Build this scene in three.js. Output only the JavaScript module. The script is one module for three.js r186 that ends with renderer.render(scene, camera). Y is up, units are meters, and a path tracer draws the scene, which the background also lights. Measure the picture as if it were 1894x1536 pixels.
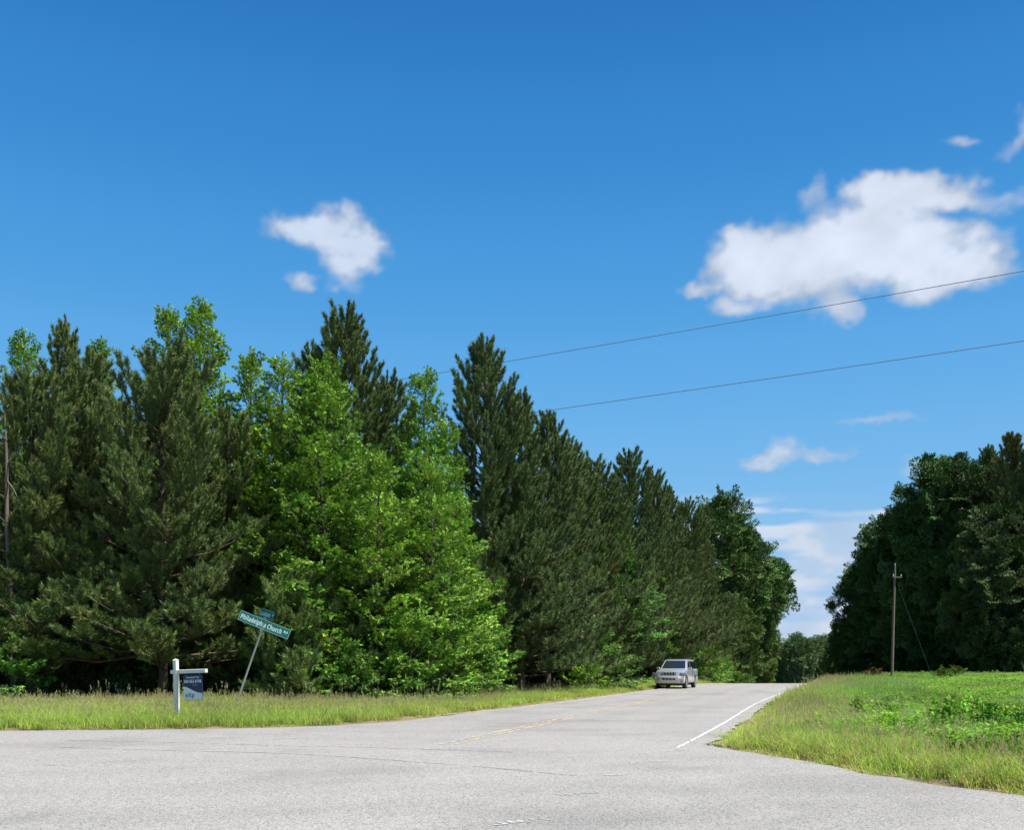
import * as THREE from 'three';
import { ConvexGeometry } from 'three/addons/geometries/ConvexGeometry.js';
import { RoundedBoxGeometry } from 'three/addons/geometries/RoundedBoxGeometry.js';
import { mergeGeometries, toCreasedNormals } from 'three/addons/utils/BufferGeometryUtils.js';
import { Brush, Evaluator, SUBTRACTION } from 'three-bvh-csg';

// ------------------------------------------------------------------ camera, sky, sun, exposure
const scene = new THREE.Scene();
const EYE = 1.4;                                   // metres above the road
const camera = new THREE.PerspectiveCamera(2 * Math.atan(1230 / 1850) * 180 / Math.PI, 1894 / 2460, 0.1, 6000);
camera.position.set(0, EYE, 0);
camera.lookAt(0, EYE, -10);
camera.setViewOffset(1894, 2460, 0, 0, 1894, 1536); // a level upright frame, its lower part cropped off
camera.updateProjectionMatrix();

const EXPOSURE = 2.1;
const SUN_AZ = 108, SUN_EL = 63;                     // degrees to the right of the view, above the horizon
const sun = new THREE.DirectionalLight(new THREE.Color(1.0, 0.955, 0.87), 4.8);
{
  const a = THREE.MathUtils.degToRad(SUN_AZ), e = THREE.MathUtils.degToRad(SUN_EL);
  sun.position.set(Math.sin(a) * Math.cos(e) * 300, Math.sin(e) * 300, -Math.cos(a) * Math.cos(e) * 300 - 60);
  sun.target.position.set(0, 0, -60);
  sun.castShadow = true;
  Object.assign(sun.shadow.camera, { left: -130, right: 130, top: 130, bottom: -130, near: 1, far: 800 });
  sun.shadow.mapSize.set(4096, 4096);
  sun.shadow.radius = 1;
  scene.add(sun, sun.target);
}

// ------------------------------------------------------------------ random numbers and noise
function rng(seed) {
  let s = seed >>> 0;
  return () => { s = (s + 0x6d2b79f5) | 0; let t = Math.imul(s ^ (s >>> 15), 1 | s); t = (t + Math.imul(t ^ (t >>> 7), 61 | t)) ^ t; return ((t ^ (t >>> 14)) >>> 0) / 4294967296; };
}
const hash2 = (x, y, k = 0) => { let h = Math.imul(x | 0, 374761393) ^ Math.imul(y | 0, 668265263) ^ Math.imul(k + 11, 974634611); h = Math.imul(h ^ (h >>> 13), 1274126177); return ((h ^ (h >>> 16)) >>> 0) / 4294967296; };
function vnoise(x, y, k = 0) {
  const ix = Math.floor(x), iy = Math.floor(y), fx = x - ix, fy = y - iy, u = fx * fx * (3 - 2 * fx), v = fy * fy * (3 - 2 * fy);
  const a = hash2(ix, iy, k), b = hash2(ix + 1, iy, k), c = hash2(ix, iy + 1, k), d = hash2(ix + 1, iy + 1, k);
  return a + (b - a) * u + (c - a) * v + (a - b - c + d) * u * v;
}
function fbm(x, y, o = 4, k = 0) { let s = 0, a = 0.5, n = 0; for (let i = 0; i < o; i++) { s += a * vnoise(x, y, k + i * 7); n += a; a *= 0.5; x = x * 2.03 + 17.1; y = y * 2.03 - 9.7; } return s / n; }
const clamp = THREE.MathUtils.clamp, lerp = THREE.MathUtils.lerp, sstep = THREE.MathUtils.smoothstep;
const V = (x = 0, y = 0, z = 0) => new THREE.Vector3(x, y, z);
const UPV = V(0, 1, 0);

// ------------------------------------------------------------------ the sky: blue air with a few fair-weather clouds
{
  const W = 4096, H = 2048, data = new Float32Array(W * H * 4);
  const lin = (c) => { c /= 255; return c <= 0.04045 ? c / 12.92 : Math.pow((c + 0.055) / 1.055, 2.4); };
  const stops = [[-90, 172, 196, 222], [0, 178, 205, 236], [3, 168, 202, 238], [7, 142, 194, 238], [11, 118, 184, 236], [16, 98, 172, 232], [21, 78, 157, 223], [27, 60, 139, 210], [34, 45, 119, 192], [50, 34, 100, 172], [90, 27, 86, 152]].map(([e, r, g, b]) => [e, lin(r), lin(g), lin(b)]);
  const air = (e, out) => { let i = 1; while (i < stops.length - 1 && stops[i][0] < e) i++; const a = stops[i - 1], b = stops[i], t = sstep(clamp((e - a[0]) / (b[0] - a[0]), 0, 1), 0, 1) * 0.4 + 0.6 * clamp((e - a[0]) / (b[0] - a[0]), 0, 1); for (let c = 0; c < 3; c++) out[c] = lerp(a[c + 1], b[c + 1], t); };
  // puffs: azimuth, elevation, half width, half height (degrees), weight; az 0 is the view's middle, right is positive
  const clouds = [
    { box: [-15.5, 19.8, -6, 26], f: 0.85, soft: 0.62, dens: 0.9, puffs: [[-12.6, 23.1, 1.3, 0.75, 0.8], [-11.2, 23.0, 1.5, 0.9, 0.9], [-9.6, 22.9, 1.7, 1.35, 1.25], [-8.2, 22.3, 1.1, 1.0, 0.95], [-9.5, 21.6, 1.5, 0.8, 0.8], [-9.0, 24.1, 0.6, 0.6, 0.6], [-9.3, 20.5, 0.8, 0.6, 0.42], [-11.8, 20.6, 0.8, 0.42, 0.7]] },
    { box: [8, 15.5, 28.5, 26.5], f: 0.62, soft: 0.56, dens: 1.0, puffs: [[10.6, 20.2, 1.0, 0.42, 0.8], [13.0, 21.2, 1.9, 1.6, 1.25], [12.8, 22.3, 0.8, 0.7, 0.8], [15.5, 21.2, 2.6, 1.8, 1.4], [18.4, 21.4, 2.8, 1.9, 1.5], [20.8, 21.4, 2.5, 2.0, 1.4], [23.2, 20.6, 2.5, 1.5, 1.25], [25.4, 19.6, 1.6, 0.9, 0.95], [20.2, 23.7, 1.8, 1.1, 1.25], [22.6, 23.5, 2.0, 1.0, 1.15], [19.3, 24.3, 0.9, 0.8, 0.95], [24.3, 23.2, 1.4, 0.6, 0.8], [26.0, 22.6, 1.3, 0.5, 0.4], [17.0, 24.2, 0.6, 0.9, 0.40], [12.5, 19.2, 1.6, 0.45, 0.7], [17.9, 18.7, 1.1, 0.8, 0.7], [22.4, 18.9, 1.7, 0.75, 1.0]] },
    { box: [23, 24, 36, 31], f: 0.7, soft: 0.5, dens: 0.8, puffs: [[28.0, 25.7, 1.2, 1.0, 1.0], [29.7, 26.2, 1.8, 1.2, 1.2], [24.0, 25.6, 0.9, 0.3, 0.5], [26.6, 24.9, 0.9, 0.5, 0.3]] },
    { box: [11, 8.5, 24, 15.5], f: 0.9, soft: 0.55, dens: 0.78, puffs: [[14.0, 11.0, 1.2, 0.5, 0.95], [15.2, 11.7, 1.1, 0.6, 0.9], [17.4, 11.35, 1.5, 0.36, 0.6], [20.0, 12.9, 2.4, 0.28, 0.4], [22.0, 10.3, 1.0, 0.6, 0.35]] },
  ];
  const R = rng(77);
  for (let i = 0; i < 26; i++) {                    // the same fair-weather cumulus all round the rest of the sky
    const a = 42 + R() * 276, e = 13 + R() * R() * 50, s = 1.5 + R() * 3.5, ce = Math.cos(e * Math.PI / 180), puffs = [];
    for (let k = 0; k < 7; k++) puffs.push([a + (R() - 0.5) * 3.6 * s / ce, e + (R() - 0.5) * 1.1 * s, (0.5 + R() * 0.6) * s / ce, (0.35 + R() * 0.4) * s, 0.7 + R() * 0.6]);
    clouds.push({ box: [a - 3.8 * s / ce, e - 1.8 * s, a + 3.8 * s / ce, e + 1.8 * s], f: 0.55, soft: 0.35, dens: 0.95, puffs });
  }
  const sd = sun.position.clone().sub(sun.target.position).normalize(), base = [0, 0, 0];
  for (let row = 0; row < H; row++) {
    const e = ((row + 0.5) / H - 0.5) * 180, er = e * Math.PI / 180, y = Math.sin(er), ch = Math.cos(er);
    const near = clouds.filter((c) => e > c.box[1] - 1 && e < c.box[3] + 1);
    for (let col = 0; col < W; col++) {
      const round = ((col + 0.5) / W - 0.5) * 2 * Math.PI, x = Math.cos(round) * ch, z = Math.sin(round) * ch;
      let az = Math.atan2(x, -z) * 180 / Math.PI;
      air(e, base);
      const mu = Math.max(0, x * sd.x + y * sd.y + z * sd.z), halo = e > 0 ? 0.16 * Math.pow(mu, 12) + 0.5 * Math.pow(mu, 200) : 0;
      for (let c = 0; c < 3; c++) base[c] += halo * [1, 0.98, 0.94][c];
      let alpha = 0, bright = 1;
      for (const c of near) {
        let A = az; if (A < c.box[0] - 2 && A + 360 < c.box[2] + 2) A += 360;
        if (A < c.box[0] - 1 || A > c.box[2] + 1) continue;
        const wx = A + 0.9 * (fbm(A * 1.1 * c.f, e * 1.4 * c.f, 3, 3) - 0.5) / c.f + 0.25 * (fbm(A * 3, e * 3.4, 2, 23) - 0.5), we = e + 0.7 * (fbm(A * 1.1 * c.f + 40, e * 1.4 * c.f, 3, 5) - 0.5) / c.f + 0.3 * (fbm(A * 3 + 9, e * 3.4, 3, 29) - 0.5);
        let d = 0;
        for (const p of c.puffs) { const dx = (wx - p[0]) / (p[2] * 1.0), dy = (we - p[1]) / (p[3] * 0.97), q = dx * dx + dy * dy; if (q < 2.2) d += p[4] * Math.pow(Math.max(0, 1 - q / 2.2), 2); }
        if (d <= 0) continue;
        d *= 0.35 + 1.3 * fbm(A * 1.6 * c.f + 5, e * 2.4 * c.f, 6, 41);
        const al = (1 - Math.exp(-Math.pow(Math.max(0, d - 0.03) / c.soft, 1.5) * 1.5)) * c.dens;
        if (al > alpha) { alpha = al; bright = 0.90 + 0.26 * sstep(d, 0.3, 1.3) - 0.30 * (fbm(A * 0.45 + 3, e * 0.8, 3, 61) - 0.38); }
      }
      // thin layered bank low above the horizon
      if (e > 0 && e < 10) {
        const n = fbm(az * 0.22 * 1.0 + 7, e * 1.5, 5, 91), m = fbm(az * 0.5, e * 0.9 + 20, 4, 97);
        const cover = sstep(9.6 - e, 0, 3.0) * 0.74;
        const a2 = clamp(sstep(n, 0.62 - cover * 0.55, 0.80 - cover * 0.3), 0, 1) * (0.55 + 0.4 * sstep(m, 0.42, 0.62)) * sstep(9.9 - e, 0, 1.6);
        if (a2 > alpha) { alpha = a2; bright = 0.97 + 0.3 * (m - 0.45); }
      }
      const o = (row * W + col) * 4, cl = [lin(209), lin(219), lin(235)];
      for (let c = 0; c < 3; c++) data[o + c] = lerp(base[c], cl[c] * bright, alpha * 0.97) / EXPOSURE;
      data[o + 3] = 1;
    }
  }
  const sky = new THREE.DataTexture(data, W, H, THREE.RGBAFormat, THREE.FloatType);
  sky.mapping = THREE.EquirectangularReflectionMapping;
  sky.magFilter = sky.minFilter = THREE.LinearFilter;
  sky.wrapS = THREE.RepeatWrapping;
  sky.needsUpdate = true;
  scene.background = sky;
  scene.environment = sky;
}
const renderer = new THREE.WebGLRenderer({ antialias: true });
renderer.setSize(1024, 831);
renderer.toneMapping = THREE.LinearToneMapping;
renderer.toneMappingExposure = EXPOSURE;
renderer.shadowMap.enabled = true;

// ------------------------------------------------------------------ helpers for meshes and things
const used = new Map();
function numbered(name) { const n = used.get(name) ?? 0; used.set(name, n + 1); return n ? name + '_' + String(n).padStart(3, '0') : name; }
function thing(name, label, category, [x, y, z] = [0, 0, 0], turn = 0, group, kind) {
  const o = new THREE.Group();
  o.name = numbered(name); o.position.set(x, y, z); o.rotation.y = turn;
  o.userData = { label, category };
  if (group) o.userData.group = group;
  if (kind) o.userData.kind = kind;
  scene.add(o);
  return o;
}
function part(name, geometry, material, parent) {
  const m = new THREE.Mesh(geometry, material);
  m.name = name; m.castShadow = m.receiveShadow = true;
  parent.add(m);
  return m;
}
function copies(name, geometry, material, list, parent) {      // list of [matrix, colour]
  const m = new THREE.InstancedMesh(geometry, material, list.length);
  list.forEach(([mat, col], i) => { m.setMatrixAt(i, mat); m.setColorAt(i, col); });
  m.name = name; m.castShadow = m.receiveShadow = true; m.userData.kind = 'stuff';
  parent.add(m);
  return m;
}
class Shape3 {                                                  // collects coloured triangles
  constructor() { this.p = []; this.c = []; this.i = []; }
  v(p, c) { this.p.push(p.x, p.y, p.z); this.c.push(c[0], c[1], c[2]); return this.p.length / 3 - 1; }
  tri(a, b, c, col) { const k = this.v(a, col); this.v(b, col); this.v(c, col); this.i.push(k, k + 1, k + 2); }
  tube(pts, radii, sides, col) {
    let prev = null;
    const axis = V(), u = V(), w = V();
    for (let k = 0; k < pts.length; k++) {
      axis.subVectors(pts[Math.min(k + 1, pts.length - 1)], pts[Math.max(k - 1, 0)]).normalize();
      u.set(0, 0, 1); if (Math.abs(axis.z) > 0.8) u.set(1, 0, 0);
      w.crossVectors(axis, u).normalize(); u.crossVectors(w, axis).normalize();
      const ring = [];
      for (let s = 0; s < sides; s++) { const a = s / sides * Math.PI * 2; ring.push(this.v(pts[k].clone().addScaledVector(u, Math.cos(a) * radii[k]).addScaledVector(w, Math.sin(a) * radii[k]), col)); }
      if (prev) for (let s = 0; s < sides; s++) { const t = (s + 1) % sides; this.i.push(prev[s], ring[s], prev[t], prev[t], ring[s], ring[t]); }
      prev = ring;
    }
  }
  build(uv = false) {
    const g = new THREE.BufferGeometry();
    g.setAttribute('position', new THREE.Float32BufferAttribute(this.p, 3));
    g.setAttribute('color', new THREE.Float32BufferAttribute(this.c, 3));
    if (uv) g.setAttribute('uv', new THREE.Float32BufferAttribute(uv, 2));
    g.setIndex(this.i);
    g.computeVertexNormals();
    return g;
  }
}
const paint = (r, g, b, rough = 0.6, more = {}) => new THREE.MeshPhysicalMaterial({ color: new THREE.Color().setRGB(r, g, b), roughness: rough, ...more });
function noiseTexture(n, fn, srgb = true, repeat = 1) {
  const d = new Uint8Array(n * n * 4);
  for (let y = 0; y < n; y++) for (let x = 0; x < n; x++) { const c = fn(x, y), o = (y * n + x) * 4; d[o] = c[0]; d[o + 1] = c[1]; d[o + 2] = c[2]; d[o + 3] = 255; }
  const t = new THREE.DataTexture(d, n, n);
  t.wrapS = t.wrapT = THREE.RepeatWrapping; t.magFilter = t.minFilter = THREE.LinearFilter; t.generateMipmaps = false;
  if (srgb) t.colorSpace = THREE.SRGBColorSpace;
  t.repeat.set(repeat, repeat); t.needsUpdate = true;
  return t;
}

// ------------------------------------------------------------------ the lie of the land
// edges of the paved surface, x and depth in metres: the side road in front, the main road leaving to the right
const LEFT_EDGE = [[-90, 20.6], [-30, 21.0], [-11, 21.2], [-6.6, 21.7], [-4.4, 22.8], [-3.2, 24.0], [-1.5, 28.2], [1.02, 35.5], [3.57, 43.2], [7.53, 55.1], [14.1, 75], [25.6, 110], [38.4, 150], [54.6, 200], [68, 235], [84, 258], [125, 276]];
const RIGHT_EDGE = [[125, 262], [91, 246], [77, 230], [63.2, 200], [46.9, 150], [33.8, 110], [22.4, 75], [16.2, 56], [9.5, 37], [6.1, 25.9], [4.15, 19.6], [3.62, 18.0], [3.42, 17.2], [3.84, 15.8], [4.25, 14.2], [4.69, 12.3], [5.48, 10.7], [7.2, 9.4], [11, 8.4], [22, 7.6], [90, 7.0]];
function smoothEdge(pts) { return new THREE.CatmullRomCurve3(pts.map(([x, d]) => V(x, 0, d)), false, 'centripetal').getPoints(pts.length * 7).map((p) => [p.x, p.z]); }
const POLY = [...LEFT_EDGE.slice(0, 2), ...smoothEdge(LEFT_EDGE.slice(2)), ...RIGHT_EDGE.slice(0, 6), ...smoothEdge(RIGHT_EDGE.slice(6, 11)), ...smoothEdge(RIGHT_EDGE.slice(11)), [90, -9], [-90, -9]];
{ const q = []; for (const p of POLY) if (!q.length || Math.hypot(p[0] - q[q.length - 1][0], p[1] - q[q.length - 1][1]) > 0.02) q.push(p); POLY.length = 0; POLY.push(...q); }
function roughEdge() {                                            // a ragged asphalt edge
  const out = [], R = rng(5);
  for (let i = 0; i < POLY.length; i++) {
    const a = POLY[i], b = POLY[(i + 1) % POLY.length], L = Math.hypot(b[0] - a[0], b[1] - a[1]), near = Math.min(a[1], b[1]) < 60 && Math.max(Math.abs(a[0]), Math.abs(b[0])) < 32 && Math.min(a[1], b[1]) > 5;
    const n = near ? Math.ceil(L / 0.25) : Math.ceil(L / 12);
    for (let k = 0; k < n; k++) { const t = k / n, x = lerp(a[0], b[0], t), d = lerp(a[1], b[1], t), j = near ? (fbm(x * 1.7, d * 1.7, 3, 8) - 0.5) * 0.3 : 0; out.push([x - (b[1] - a[1]) / L * j, d + (b[0] - a[0]) / L * j]); }
  }
  return out;
}
const EDGE = roughEdge();
function inside(x, d, poly) { let c = false; for (let i = 0, j = poly.length - 1; i < poly.length; j = i++) { const a = poly[i], b = poly[j]; if ((a[1] > d) !== (b[1] > d) && x < (b[0] - a[0]) * (d - a[1]) / (b[1] - a[1]) + a[0]) c = !c; } return c; }
function outBy(x, d) {                                            // metres outside the pavement, negative on it
  let m = 1e9;
  for (let i = 0, j = POLY.length - 1; i < POLY.length; j = i++) {
    const a = POLY[j], b = POLY[i], ex = b[0] - a[0], ed = b[1] - a[1], t = clamp(((x - a[0]) * ex + (d - a[1]) * ed) / (ex * ex + ed * ed), 0, 1);
    m = Math.min(m, (x - a[0] - t * ex) ** 2 + (d - a[1] - t * ed) ** 2);
  }
  return Math.sqrt(m) * (inside(x, d, POLY) ? -1 : 1);
}
const axisX = (d) => d < 22 ? -0.2 + (d - 22) * 0.31 : d < 200 ? -0.2 + (d - 22) * 0.3315 : 58.9;   // the main road's middle
function roadY(d) { if (d < 68) return 0; if (d < 102) return -((d - 68) ** 2) * 0.00068; const y = -0.786 - (Math.min(d, 200) - 102) * 0.0462; return d < 200 ? y : y - 1.6 * (1 - Math.exp(-(d - 200) / 40)); }
function landY(x, d, out = outBy(x, d)) {
  if (out < 0.3) return roadY(d) - 0.05;
  const right = x > axisX(d) && d > 5, r = roadY(d), bumps = (fbm(x * 0.25, d * 0.25, 3, 12) - 0.5) * 0.22;
  const far = right ? lerp(0.06, r * 0.75, sstep(d, 115, 190)) + 0.22 * sstep(d, 55, 90) : r * 0.85 + 0.05;
  return lerp(r - 0.05, r + 0.02, sstep(out, 0.3, 0.7)) * (1 - sstep(out, 0.5, right ? 9 : 6)) + (far + bumps) * sstep(out, 0.5, right ? 9 : 6);
}
const ground = (x, d) => V(x, landY(x, d), -d);
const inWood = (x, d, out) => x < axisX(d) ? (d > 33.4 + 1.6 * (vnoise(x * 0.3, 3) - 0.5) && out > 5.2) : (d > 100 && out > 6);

{ // ground: one sheet out to the horizon
  const lines = (lo, hi, step, far) => { const a = []; for (let v = lo; v <= hi + 1e-6; v += step) a.push(v); let s = step; for (let v = lo; v > -far;) { s *= 1.35; v -= s; a.unshift(v); } s = step; for (let v = hi; v < far;) { s *= 1.35; v += s; a.push(v); } return a; };
  const xs = lines(-34, 64, 0.8, 2500), ds = lines(4, 122, 0.8, 2500), pos = [], col = [], uv = [], idx = [];
  for (const d of ds) for (const x of xs) {
    const out = outBy(x, d);
    pos.push(x, landY(x, d, out), -d); uv.push(x, d);
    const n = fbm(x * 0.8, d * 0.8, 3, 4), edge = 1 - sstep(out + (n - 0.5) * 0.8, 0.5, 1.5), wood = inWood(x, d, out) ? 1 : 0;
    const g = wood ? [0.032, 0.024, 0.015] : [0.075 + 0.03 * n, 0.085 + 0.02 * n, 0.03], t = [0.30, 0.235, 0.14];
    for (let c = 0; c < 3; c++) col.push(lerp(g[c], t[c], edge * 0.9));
  }
  const w = xs.length;
  for (let j = 0; j < ds.length - 1; j++) for (let i = 0; i < w - 1; i++) { const a = j * w + i; idx.push(a, a + 1, a + w, a + 1, a + w + 1, a + w); }
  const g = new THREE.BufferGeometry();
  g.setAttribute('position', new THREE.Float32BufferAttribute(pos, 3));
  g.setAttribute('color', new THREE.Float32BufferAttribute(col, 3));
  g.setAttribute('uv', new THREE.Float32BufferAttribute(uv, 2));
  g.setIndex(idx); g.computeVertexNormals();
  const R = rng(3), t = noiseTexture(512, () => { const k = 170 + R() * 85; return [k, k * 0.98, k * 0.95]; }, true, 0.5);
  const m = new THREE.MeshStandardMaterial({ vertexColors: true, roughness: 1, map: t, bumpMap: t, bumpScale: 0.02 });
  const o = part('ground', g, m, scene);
  o.userData = { kind: 'structure', label: 'earth under the grass verges, field and woodland floor', category: 'ground' };
}

// ------------------------------------------------------------------ road with its worn paint and cracks
function clipCell(poly, x0, d0, x1, d1) {
  const cut = (pts, inn, cross) => { const o = []; for (let i = 0; i < pts.length; i++) { const a = pts[i], b = pts[(i + 1) % pts.length], ia = inn(a), ib = inn(b); if (ia) o.push(a); if (ia !== ib) o.push(cross(a, b)); } return o; };
  const atX = (x) => (a, b) => [x, a[1] + (b[1] - a[1]) * (x - a[0]) / (b[0] - a[0])], atD = (d) => (a, b) => [a[0] + (b[0] - a[0]) * (d - a[1]) / (b[1] - a[1]), d];
  let p = cut(poly, (q) => q[0] >= x0, atX(x0));
  if (p.length) p = cut(p, (q) => q[0] <= x1, atX(x1));
  if (p.length) p = cut(p, (q) => q[1] >= d0, atD(d0));
  if (p.length) p = cut(p, (q) => q[1] <= d1, atD(d1));
  return p;
}
const TONE = [0.286, 0.283, 0.278];
function asphaltTone(x, d) {
  let k = 0.93 + 0.16 * (fbm(x * 0.16, d * 0.16, 4, 31) - 0.3);
  k -= 0.15 * sstep(fbm(x * 0.55 + 4, d * 0.8, 3, 37), 0.5, 0.8);
  k += 0.10 * (fbm(x * 2.3, d * 2.3, 3, 77) - 0.5);
  k -= 0.16 * sstep(vnoise(x * 0.9 + 31, d * 0.9, 55), 0.86, 0.97);                     // oil and patch stains
  if (d < 25) { const s = d - 0.32 * (x - 3) - 9.5; k -= 0.13 * Math.exp(-((s / 1.1) ** 2)) * sstep(x, -1.5, 0.5) * (1 - sstep(x, 3.5, 6)) * fbm(x * 2, d * 2, 2, 19) * 1.6; }
  const lane = (x - axisX(d));
  if (d > 24) for (const c of [-2.6, -1.0, 1.2, 2.9]) k -= 0.075 * Math.exp(-(((lane - c) / 0.35) ** 2));
  else for (const c of [3.2, 5.0, 9.6, 11.4, 13.2, 14.9]) k -= 0.06 * (0.5 + fbm(x * 0.3, c, 2, 15)) * Math.exp(-(((d - c - 0.3 * Math.sin(x * 0.2)) / 0.4) ** 2));
  return k;
}
{
  const pos = [], col = [], uv = [], idx = [], S = 0.5;
  const put = (x, d) => { pos.push(x, roadY(d), -d); uv.push(x, d); const k = asphaltTone(x, d); col.push(TONE[0] * k, TONE[1] * k, TONE[2] * k); return pos.length / 3 - 1; };
  const grids = [[-40, 40, -9, 80, S]];
  const doCell = (x0, d0, x1, d1) => {
    const cx = (x0 + x1) / 2, cd = (d0 + d1) / 2, r = Math.hypot(x1 - x0, d1 - d0) / 2 + 0.4, o = outBy(cx, cd);
    if (o > r) return;
    if (o < -r) { const a = put(x0, d0), b = put(x1, d0), c = put(x1, d1), e = put(x0, d1); idx.push(a, b, c, a, c, e); return; }
    const p = clipCell(EDGE, x0, d0, x1, d1);
    if (p.length < 3) return;
    const pts = p.map(([x, d]) => new THREE.Vector2(x, d)), faces = THREE.ShapeUtils.triangulateShape(pts, []), at = p.map(([x, d]) => put(x, d));
    
    for (const f of faces) { const [a, b, c] = f.map((k) => pts[k]), up = (b.x - a.x) * (c.y - a.y) - (b.y - a.y) * (c.x - a.x); if (Math.abs(up) < 1e-7) continue; up > 0 ? idx.push(at[f[0]], at[f[1]], at[f[2]]) : idx.push(at[f[0]], at[f[2]], at[f[1]]); }
  };
  for (let x = -40; x < 40; x += S) for (let d = -9; d < 84; d += S) doCell(x, d, x + S, d + S);
  for (let x = -90; x < -40; x += 5) for (let d = -9; d < 84; d += 3) doCell(x, d, x + 5, d + 3);
  for (let x = 40; x < 90; x += 5) for (let d = -9; d < 84; d += 3) doCell(x, d, x + 5, d + 3);
  for (let x = 0; x < 128; x += 4) for (let d = 84; d < 280; d += 2) doCell(x, d, x + 4, d + 2);
  const g = new THREE.BufferGeometry();
  g.setAttribute('position', new THREE.Float32BufferAttribute(pos, 3));
  g.setAttribute('color', new THREE.Float32BufferAttribute(col, 3));
  g.setAttribute('uv', new THREE.Float32BufferAttribute(uv, 2));
  g.setAttribute('normal', new THREE.Float32BufferAttribute(pos.map((_, i) => (i % 3 === 1 ? 1 : 0)), 3));
  g.setIndex(idx);
  const R = rng(9), N = 1024, raw = new Float32Array(N * N);
  for (let i = 0; i < raw.length; i++) raw[i] = R();
  const at = (x, y) => raw[((y + N) % N) * N + ((x + N) % N)];
  const blur = new Float32Array(N * N);                            // stone-sized grains, 4 to 12 mm
  for (let y = 0; y < N; y++) for (let x = 0; x < N; x++) { let s = 0; for (let j = -1; j <= 1; j++) for (let i = -1; i <= 1; i++) s += at(x + i, y + j); const cx = x >> 2, cy = y >> 2; blur[y * N + x] = s / 9 * 0.5 + 0.7 * hash2(cx, cy, 2) * 0.6 + 0.2 * (hash2(x >> 3, y >> 3, 5) - 0.5) + 0.2 * at(x, y); }
  const t = noiseTexture(N, (x, y) => { const k = clamp(226 + (blur[y * N + x] - 0.5) * 300, 60, 255); return [k, k * 0.995, k * 0.985]; }, true, 1 / 3.2);
  const bump = noiseTexture(N, (x, y) => { const k = clamp(128 + (blur[y * N + x] - 0.5) * 330, 0, 255); return [k, k, k]; }, false, 1 / 3.2);
  const m = new THREE.MeshStandardMaterial({ vertexColors: true, map: t, bumpMap: bump, bumpScale: 0.006, roughness: 0.92 });
  const road = part('road', g, m, scene);
  road.userData = { kind: 'structure', label: 'pale worn asphalt of the junction and of the road over the rise', category: 'road' };

  // a strip along a line of [x, depth], broken into short worn pieces of paint or tar
  const strip = (name, pts, width, color, wear, lift, seed, step = 0.16, across = 3) => {
    const R2 = rng(seed), curve = new THREE.CatmullRomCurve3(pts.map(([x, d]) => V(x, 0, -d)), false, 'centripetal'), L = curve.getLength(), n = Math.ceil(L / step), s = new Shape3();
    const P = [], side = V();
    for (let k = 0; k <= n; k++) { const p = curve.getPointAt(k / n), t = curve.getTangentAt(k / n); side.set(-t.z, 0, t.x); const row = []; for (let j = 0; j <= across; j++) { const q = p.clone().addScaledVector(side, (j / across - 0.5) * width + (R2() - 0.5) * width * 0.05); q.y = roadY(-q.z) + lift; row.push(q); } P.push(row); }
    for (let k = 0; k < n; k++) for (let j = 0; j < across; j++) {
      const q = P[k][j], w = wear * (0.4 + 1.2 * fbm(q.x * 1.3, q.z * 1.3, 3, seed)) + (j === 0 || j === across - 1 ? 0.08 : 0);
      if (R2() < w * 0.7 - 0.06) continue;
      const f = clamp(w * 0.9 + (R2() - 0.5) * 0.25, 0, 0.92), c = color.map((v, i) => lerp(v, TONE[i], f));
      s.tri(P[k][j], P[k + 1][j + 1], P[k + 1][j], c); s.tri(P[k][j], P[k][j + 1], P[k + 1][j + 1], c);
    }
    if (s.i.length) { const g2 = s.build(); part(name, g2, markMat, road); }
  };
  const markMat = new THREE.MeshStandardMaterial({ vertexColors: true, roughness: 0.85, side: THREE.DoubleSide });
  const white = [0.46, 0.455, 0.44], yellow = [0.44, 0.30, 0.12], dark = [0.15, 0.148, 0.146];
  const RL = [[2.78, 16.8], [4.93, 23.5], [8.95, 36.5], [15.4, 55.5], [21.6, 74.5], [33, 110]];
  strip('edge_line', RL, 0.075, [0.50, 0.495, 0.48], 0.26, 0.005, 21);
  strip('edge_line', [[-2.1, 27.3], [1.35, 35.6], [3.95, 43.3], [7.9, 55.2], [14.5, 75], [26, 110]], 0.10, white, 0.35, 0.005, 22);
  const CL = [[-1.15, 17.5], [1.1, 25], [4.75, 37], [10.3, 55.3], [16.9, 75]];
  for (const k of [-0.11, 0.11]) strip('centre_line', CL.map(([x, d]) => [x + k, d]), 0.12, yellow, 0.62, 0.005, 23 + k * 10);
  for (const [x, d, l] of [[2.62, 16.25, 0.45], [1.95, 14.35, 0.6], [1.33, 12.7, 0.4], [0.72, 10.85, 0.55], [0.06, 8.9, 0.6], [-4.2, 18.9, 0.8], [-4.9, 16.7, 0.7], [-3.3, 20.9, 0.7]])
    strip('worn_dash', [[x - l * 0.42, d - l * 0.25], [x + l * 0.42, d + l * 0.25]], 0.15, white, 0.80, 0.005, 31 + d, 0.05, 5);
  strip('tyre_mark', [[-7.6, 16.9], [-5.4, 16.25], [-4.0, 15.9], [-2.9, 15.4], [-1.4, 14.4], [-0.2, 13.5], [0.8, 12.6]], 0.10, dark, 0.82, 0.005, 41, 0.06, 4);
  strip('tyre_mark', [[-8.2, 18.5], [-5.8, 17.9], [-4.1, 17.3], [-2.4, 16.9], [0, 16.0]], 0.12, dark, 0.88, 0.005, 43, 0.06, 4);
  strip('crack', [[-6.6, 14.0], [-6.0, 13.8], [-5.2, 14.1]], 0.03, dark, 0.75, 0.005, 44, 0.08, 1);
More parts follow.
